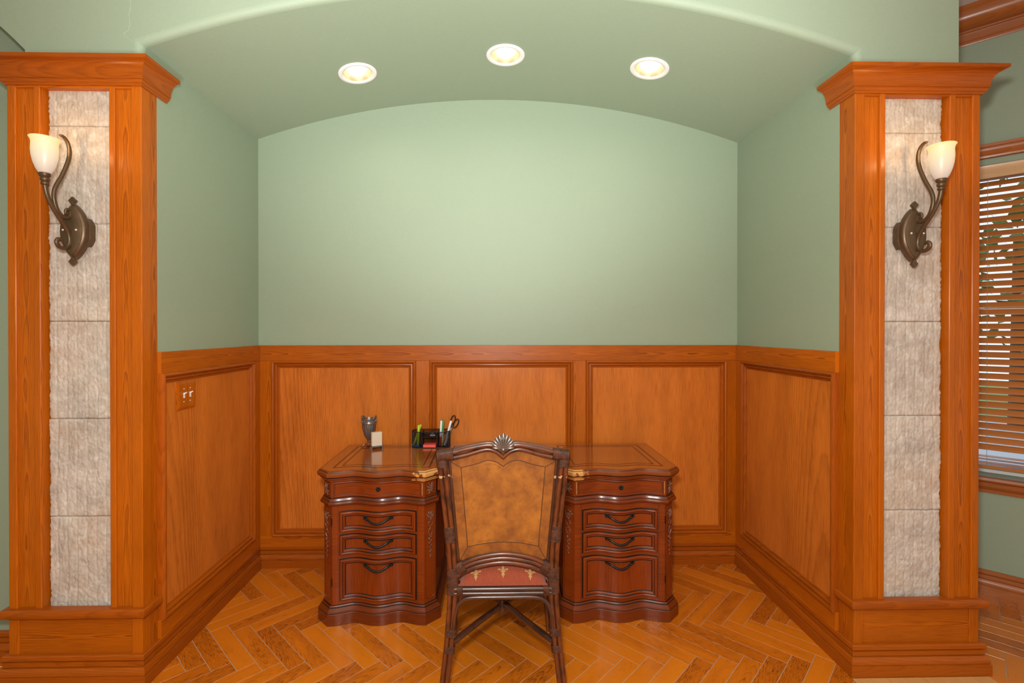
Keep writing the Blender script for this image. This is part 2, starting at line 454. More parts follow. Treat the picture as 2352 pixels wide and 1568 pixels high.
# ------------------------------------------------------------------ floor: herringbone of wood-look tiles
def herringbone():
    W, L = .0766, .383; g = .0016; O = Vector((.906, 2.357)); s2 = math.sqrt(.5)
    A = Vector((s2, s2)); B = Vector((s2, -s2)); mb = MB()
    x0, x1, y0, y1 = -3.3, 4.6, -2.0, 4.0
    def inside(c): return x0 < c.x < x1 and y0 < c.y < y1
    mb.add([(x0 - .3, y0 - .3, 0), (x1 + .3, y0 - .3, 0), (x1 + .3, y1 + .3, 0), (x0 - .3, y1 + .3, 0)], [(0, 1, 2, 3)], None, False, 1)
    for i in range(-90, 91):
        for j in range(-16, 17):
            for kind in (0, 1):
                a0 = i * W + j * L; b0 = i * W - j * L
                if kind == 0: a1, b0, b1 = a0 + L, b0 - W, b0
                else: a1, b1 = a0 + W, b0 + L
                c = O + A * ((a0 + a1) / 2) + B * ((b0 + b1) / 2)
                if not inside(c): continue
                q = [(a0 + g, b0 + g), (a1 - g, b0 + g), (a1 - g, b1 - g), (a0 + g, b1 - g)]
                e = .0022; q2 = [(a0 + e, b0 + e), (a1 - e, b0 + e), (a1 - e, b1 - e), (a0 + e, b1 - e)]
                V = []
                for (a, b) in q: p = O + A * a + B * b; V.append((p.x, p.y, .0001))
                for (a, b) in q2: p = O + A * a + B * b; V.append((p.x, p.y, .0012))
                ru, rv = random.random() * 60, random.uniform(-.05, .05)
                def uvp(ab):
                    a, b = ab
                    return (ru + (a - a0), rv + (b - b0) - W / 2) if kind == 0 else (ru + (b - b0), rv + (a - a0) - W / 2)
                Q = q + q2; F = [(4, 5, 6, 7)] + [(k, (k + 1) % 4, 4 + (k + 1) % 4, 4 + k) for k in range(4)]
                mb.add(V, F, [[uvp(Q[k]) for k in f] for f in F], False, 0)
    return struct(mb.build('floor', [M['tile'], M['grout']]), 'orange wood look herringbone tile floor with pale grout')
herringbone()
# pale planks laid in front of the right pillar
mb = MB()
for i in range(8):
    a = 1.500 + i * .0728
    mb.box(a + .0005, a + .0723, 1.30, 1.986, .0014, .0040, 'y')
struct(mb.build('floor_pale_planks', M['pale_floor']), 'pale wood plank floor at the foot of the right pillar')

# ------------------------------------------------------------------ walls, header, vault
rb_ = .028
mb = MB()   # back wall
mb.box(HL, HR, YB, YB + .12, 0, ZC); struct(mb.build('wall_back', M['green']), 'sage green back wall of the alcove above the wainscot')
mb = MB(); mb.box(HL, XL, YP, YB, 0, ZC); mb.box(HL + .05, XL, YF + rb_ - .002, YP, 2.505, ZC); struct(mb.build('wall_left', M['green']), 'sage green left side wall of the alcove')
mb = MB(); mb.box(XR, HR, YP, YB, 0, ZC); mb.box(XR, HR - .05, YF + rb_ - .002, YP, 2.505, ZC); struct(mb.build('wall_right', M['green']), 'sage green right side wall of the alcove')

mb = MB()   # header wall with the arched opening and a rounded edge
rb = .028; NA = 48
open_path = [(XL, 2.46)] + [(XL, ZS)] + [arch(-A0 + 2 * A0 * i / NA) for i in range(1, NA)] + [(XR, ZS), (XR, 2.46)]
prof = [(rb - rb * math.sin(rad(a)), rb - rb * math.cos(rad(a))) for a in range(0, 91, 15)]
mb.sweep(open_path, prof, Mf=lambda a, b, n: (a, YF + n, b))
def offp(i):
    P = [Vector(p) for p in open_path]
    a = P[i] - P[i - 1] if i else P[1] - P[0]; b = P[i + 1] - P[i] if i < len(P) - 1 else a
    if not i: a = b
    n1 = Vector((-a.y, a.x)).normalized(); n2 = Vector((-b.y, b.x)).normalized()
    q = P[i] + (n1 + n2) / (1 + n1.dot(n2)) * rb; return (q.x, q.y)
R0 = [offp(i) for i in range(len(open_path))]
for i in range(1, len(R0) - 2):
    (xa, za), (xb, zb) = R0[i], R0[i + 1]
    mb.add([(xa, YF, za), (xb, YF, zb), (xb, YF, ZC), (xa, YF, ZC)], [(0, 1, 2, 3)], None, True)
l = R0[1]; r_ = R0[-2]
mb.add([(HL, YF, 2.46), (l[0], YF, 2.46), (l[0], YF, l[1]), (l[0], YF, ZC), (HL, YF, ZC)], [(0, 1, 2, 3, 4)], None, True)
mb.add([(r_[0], YF, 2.46), (HR, YF, 2.46), (HR, YF, ZC), (r_[0], YF, ZC), (r_[0], YF, r_[1])], [(0, 1, 2, 3, 4)], None, True)
mb.add([(HR, YF, 2.46), (HR, YB, 2.46), (HR, YB, ZC), (HR, YF, ZC)], [(0, 1, 2, 3)])
# left of the left pillar the header goes on over the next arched opening
la = [(HL, 2.46), (HL, 2.605)] + [(HL - .30 * t - .0, 2.605 + .31 * t - .06 * t * t) for t in (.12, .25, .4, .6, .8, 1.0, 1.3)]
top = [(x, ZC) for x, z in la]
V = [(x, YF, z) for x, z in la] + [(x, YF, z) for x, z in top] + [(x, 2.18, z) for x, z in la]; n = len(la)
F = [(i, i + 1, n + i + 1, n + i) for i in range(n - 1)] + [(i, i + 1, 2 * n + i + 1, 2 * n + i) for i in range(n - 1)]
mb.add(V, F); xe, ze = la[-1]
mb.add([(xe, YF, ze), (-3.3, YF, ze), (-3.3, YF, ZC), (xe, YF, ZC)], [(0, 1, 2, 3)])
hw = struct(mb.build('wall_front', M['green'], recalc=False), 'sage green header wall with the wide arched opening')
mb = MB()   # hairline crack above the left pillar
def PX(u, v, Y):   # picture position -> (x, z) on the plane at Y, used for marks on the wall
    return (.0200 * Y + (u - 1156) * Y / 1111 * 1.0004, 1.461 - (v - 757) * Y / 1111 * .9998)
ck = [PX(313, 2, YF), PX(315, 28, YF), PX(312, 45, YF), PX(313, 60, YF), PX(311, 80, YF), PX(301, 87, YF), PX(302, 92, YF), PX(314, 102, YF), PX(322, 108, YF)]
pts = crv([(x, YF - .0003, z) for x, z in ck], 4)
pts = [p + Vector((random.uniform(-.0012, .0012), 0, 0)) for p in pts]
mb.tube(pts, [random.uniform(.0002, .00045) for _ in pts], 5)
lab(mb.build('plaster_crack', M['crack'], hw), 'thin pale hairline crack')

# vault with three round holes for the lights
LIGHTS = [(-.722, 2.590), (.062, 2.520), (.812, 2.510)]
HOLE = .082
def vp(s, y, d=0): # s arc length from the crown
    t = s / RV; x, z = arch(t, RV + d); return (x, y, z)
mb = MB(); smax = A0 * RV; y0v, y1v = YF + rb, YB + .01
ls = [(math.asin((x - CX0) / RV) * RV, y) for x, y in LIGHTS]; hs = .13
cur = -smax
def strip(s0, s1, ya, yb, n):
    V = [vp(s0 + (s1 - s0) * i / n, y) for i in range(n + 1) for y in (ya, yb)]
    mb.add(V, [(2 * i, 2 * i + 1, 2 * i + 3, 2 * i + 2) for i in range(n)], None, True)
for (s0, yc) in ls:
    strip(cur, s0 - hs, y0v, y1v, 10); cur = s0 + hs
    strip(s0 - hs, s0 + hs, y0v, yc - hs, 8); strip(s0 - hs, s0 + hs, yc + hs, y1v, 8)
    sq = [(-hs + 2 * hs * i / 8, -hs) for i in range(8)] + [(hs, -hs + 2 * hs * i / 8) for i in range(8)] + [(hs - 2 * hs * i / 8, hs) for i in range(8)] + [(-hs, hs - 2 * hs * i / 8) for i in range(8)]
    V = [vp(s0 + a, yc + b) for a, b in sq]
    for a, b in sq:
        k = HOLE / math.hypot(a, b); V.append(vp(s0 + a * k, yc + b * k))
    mb.add(V, [(i, (i + 1) % 32, 32 + (i + 1) % 32, 32 + i) for i in range(32)], None, True)
strip(cur, smax, y0v, y1v, 10)
struct(mb.build('ceiling', M['green']), 'sage green barrel vault ceiling of the alcove')

mb = MB(); mb.box(-3.4, 5.2, -3.2, 4.6, ZC, ZC + .06)
struct(mb.build('ceiling_room', M['ceil']), 'grey white ceiling of the room')
mb = MB(); mb.box(-3.46, -3.4, -3.2, 2.3, 0, ZC); struct(mb.build('wall_left_room', M['green']), 'sage green side wall of the room, left of the pillars')
# side spaces: shallow wall on the left, angled window wall on the right
mb = MB(); mb.box(-3.4, HL, 2.185, 2.30, 0, ZC); struct(mb.build('wall_far_left', M['green']), 'sage green wall left of the left pillar')
BASE = [(-.004, .129), (.012, .129), (.017, .125), (.0175, .111), (.015, .107), (.008, .105), (.008, .103), (.014, .101), (.014, .0835), (.010, .0825), (.010, .0805), (.017, .079), (.023, .072), (.0265, .062), (.0275, .054), (.0235, .0515), (.0235, .049), (.030, .047), (.030, 0)]
mb = MB(); mb.sweep([(-3.4, 2.185), (HL, 2.185)][::-1], BASE); struct(mb.build('baseboard_far_left', M['oak_trim']), 'oak baseboard left of the left pillar')

# right hand wall, at 45 degrees: s runs towards the camera, z up, n out into the room
P0 = Vector((2.719, 2.650)); TD = Vector((math.sin(rad(45.6)), -math.cos(rad(45.6)))); ND = Vector((-TD.y * -1, 0))
ND = Vector((-math.cos(rad(45.6)), -math.sin(rad(45.6))))
def RWm(s, z, n): p = P0 + TD * s + ND * n; return (p.x, p.y, z)
WS0, WS1, WZ0, WZ1 = -.42, .95, .650, 2.374
mb = MB(); SA, SB = -1.35, 1.9
mb.prism([(SA, 0), (WS0, 0), (WS0, ZC), (SA, ZC)], 0, -.14, RWm); mb.prism([(WS1, 0), (SB, 0), (SB, ZC), (WS1, ZC)], 0, -.14, RWm)
mb.prism([(WS0, 0), (WS1, 0), (WS1, WZ0), (WS0, WZ0)], 0, -.14, RWm); mb.prism([(WS0, WZ1), (WS1, WZ1), (WS1, ZC), (WS0, ZC)], 0, -.14, RWm)
struct(mb.build('wall_far_right', M['green_far']), 'sage green window wall right of the right pillar')
mb = MB(); mb.sweep([(SA, 0), (SB, 0)], [(h, o) for o, h in BASE], Mf=lambda a, b, n: RWm(a, b, n))
struct(mb.build('baseboard_far_right', M['far_trim']), 'dark brown baseboard under the window')
mb = MB()
CR = [(0, 3.066), (.006, 3.066), (.010, 3.076), (.010, 3.084), (.014, 3.088), (.018, 3.120), (.020, 3.126), (.028, 3.130), (.030, 3.138)] + [(.030 + .075 * math.sin(rad(a)), 3.138 + .075 * (1 - math.cos(rad(a)))) for a in range(15, 100, 15)][::1] + [(.112, 3.222), (.118, 3.226), (.118, ZC)]
mb.sweep([(SA, 0), (SB, 0)], [(h, o) for o, h in CR], Mf=RWm)
struct(mb.build('trim_crown', M['far_trim']), 'glossy brown crown moulding of the window wall')
mb = MB()
HD = [(0, 2.407), (.012, 2.407), (.020, 2.410), (.022, 2.420), (.034, 2.436), (.040, 2.452), (.040, 2.460), (.046, 2.464), (.046, 2.480), (0, 2.480)]
mb.sweep([(WS0 - .1, 0), (WS1 + .1, 0)], [(h, o) for o, h in HD], Mf=RWm, cap=True)
win = struct(mb.build('window_1', M['far_trim']), 'window with brown head moulding right of the right pillar')
mb = MB(); ST = [(0, .560), (.012, .560), (.014, .570), (.014, .576), (.030, .596), (.034, .612), (.034, .620), (.050, .628), (.054, .636), (.050, .648), (-.10, .650)]
mb.sweep([(WS0 - .08, 0), (WS1 + .08, 0)], [(h, o) for o, h in ST], Mf=RWm, cap=True); mb.build('window_sill', M['far_trim'], win)
mb = MB()
for (a, b, c, d) in ((WS0, WS0 + .05, WZ0, WZ1), (WS1 - .05, WS1, WZ0, WZ1), (WS0, WS1, WZ0, WZ0 + .05), (WS0, WS1, WZ1 - .05, WZ1), (WS0, WS1, 1.55, 1.585)):
    mb.prism([(a, c), (b, c), (b, d), (a, d)], -.10, -.135, RWm)
mb.build('window_frame', M['white'], win)
mb = MB(); mb.prism([(WS0 + .03, WZ0 + .03), (WS1 - .03, WZ0 + .03), (WS1 - .03, WZ1 - .03), (WS0 + .03, WZ1 - .03)], -.117, -.121, RWm)
mb.build('window_pane', M['glass'], win)

# ------------------------------------------------------------------ venetian blind
bl = thing('venetian_blind', 'brown wooden slatted blind in the window right of the right pillar', 'blind', RWm(0, WZ1, 0))
bo = RWm(0, WZ1, 0)
mb = MB(); pv = [(.006, 2.296), (.020, 2.296), (.024, 2.302), (.018, 2.318), (.024, 2.326), (.018, 2.340), (.024, 2.350), (.026, 2.366), (.006, 2.369)]
mb.sweep([(WS0 + .01, 0), (WS1 - .01, 0)], [(h, o) for o, h in pv], Mf=RWm, cap=True); lab(mb.build('valance', M['valance'], bl, off=bo), 'pale moulded valance')
mb = MB(); mb.prism([(WS0 + .01, 2.30), (WS1 - .01, 2.30), (WS1 - .01, 2.36), (WS0 + .01, 2.36)], -.02, -.07, RWm); mb.build('headrail', M['cord'], bl, off=bo)
mb = MB(); ti = rad(54.5); z = 2.275; hw_ = .0174
while z > .775:
    c, s_ = math.cos(ti), math.sin(ti); q = []
    for (k, e) in ((-1, -.0013), (-.5, -.0004), (.5, -.0004), (1, -.0013)): q.append((-.035 - k * hw_ * c + e * s_, z + k * hw_ * s_ + e * c + .001))
    V = []
    for s0 in (WS0 + .012, WS1 - .012):
        for (n, zz) in q: V.append(RWm(s0, zz, n))
        for (n, zz) in q: V.append(RWm(s0, zz - .0026, n))
    ru = random.random() * 30; L_ = WS1 - WS0
    F = [(0, 1, 9, 8), (1, 2, 10, 9), (2, 3, 11, 10), (4, 5, 13, 12), (5, 6, 14, 13), (6, 7, 15, 14), (0, 4, 12, 8), (3, 7, 15, 11)]
    mb.add(V, F, [[(ru + (0 if k < 8 else L_), (k % 4) * .016) for k in f] for f in F], False)
    z -= .0397
mb.build('slats', M['blind'], bl, off=bo)
mb = MB(); mb.prism([(WS0 + .012, .690), (WS1 - .012, .690), (WS1 - .012, .706), (WS0 + .012, .706)], -.012, -.058, RWm)
for zz in (.718, .735, .752): mb.prism([(WS0 + .012, zz), (WS1 - .012, zz), (WS1 - .012, zz + .003), (WS0 + .012, zz + .003)], -.012, -.058, RWm)
mb.build('bottom_rail', M['blind'], bl, off=bo)
mb = MB()
for s0 in (.028, .55, -.3): mb.tube([RWm(s0, 2.30, -.008), RWm(s0, 1.5, -.008), RWm(s0, .70, -.008)], .0011, 6)
mb.build('ladder_cord', M['cord'], bl, off=bo)

# ------------------------------------------------------------------ outside the window: bright colours stand in for the missing sun
mb = MB(); mb.add([(3.3, 2.6, -.15), (14, -2, -.15), (20, 14, -.15), (2.4, 16, -.15)], [(0, 1, 2, 3)]); tag(mb.build('lawn', M['lawn']), 'bright green lawn outside the window', 'lawn', kind='stuff')
mb = MB(); mb.add([RWm(-1.4, -.08, -.2), RWm(2.4, -.08, -.2), RWm(2.4, -.08, -8.5), RWm(-1.4, -.08, -8.5)], [(0, 1, 2, 3)]); struct(mb.build('patio', plain('pale_concrete', (.66, .70, .76), .8)), 'pale concrete patio outside the window')
def tree(x, y, h, w, m, label):
    t = thing('tree', label, 'tree', (x, y, -.15), 0, 'trees outside the window')
    mb = MB(); mb.tube([(0, 0, 0), (.03, .02, h * .3), (0, 0, h * .6)], [.12, .09, .06], 8); mb.build('trunk', M['bark'], t)
    mb = MB()
    for i in range(420):
        a = random.random() * 2 * PI; q = random.random() ** .4 * w; zz = h * (.25 + .75 * random.random()); k = math.sin(PI * min(1, max(.1, (zz / h - .15) / .9)))
        c = Vector((q * k * math.cos(a), q * k * math.sin(a), zz)); R3 = Matrix.Rotation(random.random() * 6, 3, Vector((random.random() - .5, random.random() - .5, random.random())).normalized())
        e = random.uniform(.07, .16)
        mb.add([c + R3 @ Vector(p) for p in ((-e, 0, 0), (0, -e * .5, 0.02), (e, 0, 0), (0, e * .5, -.02))], [(0, 1, 2, 3)])
    mb.build('crown', m, t, recalc=False)
tree(6.0, 4.2, 4.2, 1.2, M['leaf'], 'dark leafy tree seen between the blind slats, nearest the pillar')
tree(9.4, 4.0, 4.8, 1.4, M['leaf2'], 'pale leafy tree seen between the blind slats, behind the cord')
tree(8.2, 7.4, 5.0, 1.6, M['leaf'], 'tall leafy tree farthest out beyond the blind')
fn = thing('garden_fence', 'cream picket fence outside glimpsed between the lower slats', 'fence', (12.5, 7.5, -.15), rad(-60))
mb = MB()
for i in range(-22, 23): mb.box(i * .11 - .035, i * .11 + .035, 0, .02, .05, 1.25)
mb.build('pickets', M['fence'], fn)
mb = MB()
for zz in (.3, 1.0): mb.box(-2.5, 2.5, .02, .05, zz, zz + .07, 'x')
mb.build('rail', M['fence'], fn)

# ------------------------------------------------------------------ wainscot
FR = [(0, .0005), (0, .010), (0, .021), (.003, .028), (.009, .031), (.015, .028), (.017, .020), (.0195, .014), (.022, .014), (.024, .020), (.028, .021), (.032, .018), (.0345, .010), (.037, .0075), (.041, .0095), (.044, .008), (.047, .004), (.052, .003)]
def wains(name, L_, frames, Mf, label, flipcap=False):
    mb = MB(); boards = []
    def brd(a0, a1, b0, b1, g, h=.016, cut='rift'):
        ru = random.random() * 40; rv = CUT[cut](); rr = random.random()
        V = [Mf(a, b, n) for a in (a0, a1) for b in (b0, b1) for n in (0.001, h)]; ab = [(a, b) for a in (a0, a1) for b in (b0, b1) for n in (0, 1)]
        F = [(0, 1, 3, 2), (4, 6, 7, 5), (0, 4, 5, 1), (2, 3, 7, 6), (1, 5, 7, 3)]
        U = [[(ru, rv + .01 * (k % 2)) if q_ in (0, 1) else ((ru + ab[k][0], rv + ab[k][1] - (b0 + b1) / 2) if g == 'a' else (ru + ab[k][1], rv + ab[k][0] - (a0 + a1) / 2)) for k in f] for q_, f in enumerate(F)]
        mb.add(V, F, U, False, 0, rr)
    brd(0, L_, 1.271, 1.365, 'a', .019, 'arch')
    root = struct(mb.build(name, M['oak'], None, bevel=.0012), label)
    mb = MB(); xs = [0] + [v for f in frames for v in f[:2]] + [L_]
    for i in range(0, len(xs), 2):
        if xs[i + 1] - xs[i] > .01: brd(xs[i], xs[i + 1], .19, 1.271, 'b')
    mb.build('stiles', M['oak'], root, bevel=.0012)
    mb = MB(); brd(0, L_, .126, frames[0][2] + .003, 'a', .0165); mb.build('bottom_rail', M['oak'], root, bevel=.0012)
    for f in frames:
        mb = MB(); a0, a1, b0, b1 = f[0] + .03, f[1] - .03, f[2] + .03, f[3] - .03
        ru = random.random() * 40; rv = random.uniform(-.1, .1)
        V = [Mf(a0, b0, .005), Mf(a1, b0, .005), Mf(a1, b1, .005), Mf(a0, b1, .005)]
        mb.add(V, [(0, 1, 2, 3)], [[(ru + b, rv + a) for a, b in ((a0, b0), (a1, b0), (a1, b1), (a0, b1))]])
        mb.build('panel', M['oak_panel'], root)
        mb = MB(); a0, a1, b0, b1 = f
        mb.sweep([(a0, b0), (a1, b0), (a1, b1), (a0, b1)], FR, True, Mf); mb.build('panel_moulding', M['oak_trim'], root)
    return root
wains('trim_1', XR - XL, [(-1.361 - XL, -.479 - XL, .191, 1.272), (-.396 - XL, .494 - XL, .191, 1.272), (.573 - XL, 1.456 - XL, .191, 1.272)],
      lambda a, b, n: (XL + a, YB - n, b), 'oak wainscot of three panels on the back wall')
LW = YB - YP - .001
wains('trim_2', LW, [(.001, LW - .090, .205, 1.272)], lambda a, b, n: (XL + n, YP + a, b), 'oak wainscot panel on the left side wall')
wains('trim_3', LW, [(.001, LW - .090, .205, 1.272)], lambda a, b, n: (XR - n, YP + a, b), 'oak wainscot panel on the right side wall')
mb = MB(); mb.sweep([(XR, YB), (XL, YB)], BASE, g0=(XR, 0), g1=(XL, 0)); struct(mb.build('baseboard_back', M['oak_trim']), 'moulded oak baseboard along the back wall')
mb = MB(); mb.sweep([(XL, YB), (XL, YF)], BASE, g0=(XR, YB), g1=(-3, YF)); struct(mb.build('baseboard_left', M['oak_trim']), 'moulded oak baseboard along the left side wall')
mb = MB(); mb.sweep([(XR, YF), (XR, YB)], BASE, g0=(3, YF), g1=(XL, YB)); struct(mb.build('baseboard_right', M['oak_trim']), 'moulded oak baseboard along the right side wall')

# ------------------------------------------------------------------ pillars
PW = .541
def pillar(side, label):
    """u runs outwards from the inner edge"""
    fl = side < 0; xi = XL if fl else XR
    t = thing('pillar', label, 'pillar', (xi, YF, 0), 0, 'stone faced pillars either side of the alcove')
    B = lambda mb, name, m, **k: mb.build(name, m, t, flip=fl, **k)
    mb = MB()   # hidden core with the plain boards that lie between the strips
    mb.box(.004, PW - .002, .0515, .087, .0, 2.50, 'z'); mb.box(.001, PW - .001, .001, .0515, 2.452, 2.50, 'x'); mb.box(.12, .42, .004, .0515, .285, .299, 'x'); mb.box(.452, PW - .002, .086, .45, 0, 2.46)
    B(mb, 'shaft', M['oak'])
    for (a, b) in ((.040, .112), (.432, .510)):
        mb = MB(); mb.box(a, b, .010, .052, .30, 2.466, 'z', 'arch'); B(mb, 'face_board', M['oak'])
    for (a, b) in ((-.001, .042), (.107, .131), (.409, .436), (.507, PW)):
        mb = MB(); mb.box(a, b, 0, .052, .30, 2.466, 'z'); B(mb, 'strip', M['oak'], bevel=.004, seg=3)
    mb = MB(); mb.box(-.0006, .010, .0405, .0920, .105, 2.466, 'z', 'arch'); B(mb, 'side_board', M['oak'], bevel=.001)
    mb = MB(); mb.box(PW - .010, PW - .0005, .030, .45, .13, 2.466, 'z', 'arch'); B(mb, 'side_board', M['oak'], bevel=.001)
    # split faced stone blocks with chisel flutes
    zz = [.300, .682, 1.090, 1.496, 1.902, 2.308, 2.464]
    for k in range(6):
        mb = MB(); z0, z1 = zz[k] + .0006, zz[k + 1] - .0006; nx = 76; nz = max(16, int((z1 - z0) / .0042))
        sd = Vector((random.random() * 90, random.random() * 90, random.random() * 90)); V = []
        u0, u1 = .126, .4075
        for j in range(nz + 1):
            zc = z0 + (z1 - z0) * j / nz
            jl = noise.noise(Vector((zc * 70, 1.3, k))) * .004 + noise.noise(Vector((zc * 22, 5.3, k))) * .003
            for i in range(nx + 1):
                x = u0 + (u1 - u0) * i / nx; q = Vector((x * 26, zc * 11, 0)) + sd
                d = .0026 * noise.fractal(q, .9, 2.0, 3) + .0024 * noise.fractal(Vector((x * 130, zc * 70, 3)) + sd, .7, 2.0, 3)
                fl_ = (x - u0) / .0405 + .25 * noise.noise(Vector((x * 4, zc * 6, 9)) + sd); fl_ = abs(fl_ - round(fl_))
                d += -.0030 * math.exp(-(fl_ / .06) ** 2)
                ex = min((z1 - zc), (zc - z0)); d -= .004 * math.exp(-(ex / .0025) ** 2)
                er = u1 - x; d -= .012 * math.exp(-(er / .006) ** 2)
                V.append((x + (jl if i > nx - 4 else 0) - (.002 if i > nx - 1 else 0), .029 - d, zc))
        W_ = nx + 1; F = [(j * W_ + i, j * W_ + i + 1, (j + 1) * W_ + i + 1, (j + 1) * W_ + i) for j in range(nz) for i in range(nx)]
        rim = [i for i in range(W_)] + [j * W_ + nx for j in range(1, nz + 1)] + [nz * W_ + i for i in range(nx - 1, -1, -1)] + [j * W_ for j in range(nz - 1, 0, -1)]
        b0 = len(V); V += [(V[r][0], .050, V[r][2]) for r in rim]; n = len(rim)
        F += [(rim[i], rim[(i + 1) % n], b0 + (i + 1) % n, b0 + i) for i in range(n)]
        mb.add(V, F, None, True); B(mb, 'stone_block', M['stone'], ang=75)
    # crown
    cp = [(0, 2.460), (.006, 2.460), (.008, 2.466), (.014, 2.470), (.017, 2.476), (.017, 2.482), (.021, 2.483), (.021, 2.489)]
    cp += [(.021 + .040 * (1 - math.cos(rad(a))), 2.489 + .056 * math.sin(rad(a))) for a in (12, 28, 44, 60, 74, 85)] + [(.063, 2.547), (.063, 2.560), (0, 2.562)]
    path = [(0, .152), (0, 0), (PW, 0), (PW, .45)]
    out = [(-o, h) for o, h in cp]
    mb = MB(); mb.sweep(path, out, cap=True); B(mb, 'crown_moulding', M['oak_trim'])
    # ledge
    lp = [(-.002, .280), (.016, .280), (.021, .284), (.024, .292), (.024, .304), (.021, .312), (.016, .317), (-.014, .318)]
    mb = MB(); mb.sweep([(0, .0865), (0, 0), (PW, 0), (PW, .45)], [(-o, h) for o, h in lp], cap=True, cut='arch'); B(mb, 'ledge', M['oak_trim'])
    mb = MB(); mb.box(.03, PW - .03, .005, .04, .105, .282, 'x', 'arch'); B(mb, 'plinth_panel', M['oak'])
    for (a, b) in ((0, .042), (PW - .040, PW)):
        mb = MB(); mb.box(a, b, 0, .041, .105, .282, 'z'); B(mb, 'plinth_stile', M['oak'], bevel=.002)
    mb = MB(); mb.sweep([(0, 0), (PW, 0), (PW, .45)], [(-o, h) for o, h in BASE], g0=(0, 1)); B(mb, 'base_moulding', M['oak_trim'])
    return t
pillar(-1, 'left wood and rough stone pillar, nearest the light switch')
pillar(1, 'right wood and rough stone pillar, beside the window blind')

# ------------------------------------------------------------------ sconces
def sconce(x, label):
    t = thing('wall_sconce', label, 'wall lamp', (x, 1.995, 1.861), 0, 'bronze wall sconces on the pillars')
    def ves(w, h, n=14):
        R = (h * h + w * w) / (2 * w); a = math.asin(h / R); L1 = [(R * math.cos(-a + 2 * a * i / n) - (R - w), R * math.sin(-a + 2 * a * i / n)) for i in range(n + 1)]
        return L1 + [(-p[0], p[1]) for p in L1[::-1]][1:-1]
    Mp = lambda a, b, n: (a, -n, b)
    mb = MB(); o0 = ves(.052, .112); o1 = ves(.050, .110); o2 = ves(.043, .100); o3 = ves(.030, .078)
    lay = [(o0, -.028), (o0, -.010), (o1, -.003), (o2, .001), (o2, .003), (o3, .010)]; V = []; n = len(o0)
    for (o, d) in lay: V += [Mp(a, b, d) for a, b in o]
    F = [(k * n + i, k * n + (i + 1) % n, (k + 1) * n + (i + 1) % n, (k + 1) * n + i) for k in range(len(lay) - 1) for i in range(n)] + [tuple(range(n)), tuple((len(lay) - 1) * n + i for i in range(n))]
    mb.add(V, F, None, True); plate = mb.build('backplate', M['bronze'], t)
    for s in (1, -1):   # finials
        mb = MB(); q = [(-.004, .106), (-.007, .114), (-.016, .124), (-.011, .128), (0, .140), (.011, .128), (.016, .124), (.007, .114), (.004, .106)]
        mb.prism([(a, s * b) for a, b in q], -.012, .000, Mp); mb.build('finial', M['bronze'], plate, bevel=.0015)
    mb = MB(); q = [(-.058, -.045), (-.048, -.058), (.048, -.058), (.058, -.045), (.066, -.03), (.066, .03), (.058, .045), (.048, .058), (-.048, .058), (-.058, .045), (-.066, .03), (-.066, -.03)]
    mb.prism([(a * .85, b) for a, b in q], -.050, -.022, Mp); mb.build('mounting_block', M['bronze'], plate, bevel=.003)
    for sx in (-1, 1):
        mb = MB(); mb.blob((sx * .026, -.011, .002), .0048, .004, .0048, 8, 5); mb.build('screw', M['screw'], plate)
    A_ = [(-.044, -.050), (-.052, -.044), (-.064, -.047), (-.068, -.059), (-.058, -.072), (-.038, -.076), (-.018, -.066), (-.009, -.046), (-.013, -.017), (-.030, .012), (-.054, .039), (-.082, .072), (-.102, .104), (-.112, .132), (-.116, .156), (-.117, .170)]
    P = crv([(0, a, b) for a, b in A_], 5); n = len(P)
    mb = MB(); mb.tube(P, [(.0085, .0068) if i > 6 else (.0045 + .0006 * i, .0045 + .0003 * i) for i in range(n)], 10); mb.build('arm', M['bronze'], t)
    B_ = [(-.022, .060), (-.030, .066), (-.026, .080), (-.012, .082), (-.004, .070), (-.010, .055), (-.026, .047), (-.046, .050), (-.066, .069), (-.079, .105), (-.079, .136), (-.068, .166), (-.050, .198), (-.030, .240), (-.014, .285), (-.010, .320), (-.018, .348), (-.034, .364), (-.052, .367)]
    P = crv([(.001, a, b) for a, b in B_], 5); n = len(P)
    mb = MB(); mb.tube(P, [(.0042 + .004 * min(1, i / 30) - (.0035 * max(0, (i - n + 18) / 18)) - (.0018 if i == n - 1 else 0), .004 + .003 * min(1, i / 30)) for i in range(n)], 10); mb.build('scroll_arm', M['bronze'], t)
    c = (0, -.117, 0)
    mb = MB(); mb.lathe([(.008, .150), (.015, .152), (.017, .158), (.012, .163), (.018, .168), (.019, .175), (.015, .179), (.021, .184), (.024, .190), (.022, .196), (.010, .196)], c, 24); mb.v = [(x * .78, (y + .117) * .78 - .117, z) for x, y, z in mb.v]; mb.build('cup', M['bronze'], t)
    sp = [(.018, .194), (.0235, .199), (.0315, .213), (.0392, .233), (.0446, .256), (.0470, .280), (.0464, .297), (.0468, .308), (.0508, .319), (.0585, .327), (.057, .3285), (.0490, .320), (.0445, .308), (.0440, .297), (.0445, .280), (.0420, .256), (.0365, .235), (.029, .216), (.018, .204)]
    mb = MB(); mb.lathe(sp, c, 36); mb.v = [(x * k_, (y + .117) * k_ - .117, z) for x, y, z in mb.v for k_ in [.87 - .07 * max(0, min(1, (z - .30) / .027))]]; lab(mb.build('lamp_shade', M['shade'], t), 'glowing amber and cream glass bell shade')
    L = bpy.data.lights.new('sconce_bulb', 'POINT'); L.energy = .9; L.color = (1, .62, .28); L.shadow_soft_size = .02
    lo = bpy.data.objects.new('sconce_bulb', L); COL.objects.link(lo); lo.parent = t; lo.location = (0, -.117, .345)
sconce(-1.708, 'lit bronze scroll sconce on the left pillar')
sconce(1.768, 'lit bronze scroll sconce on the right pillar')

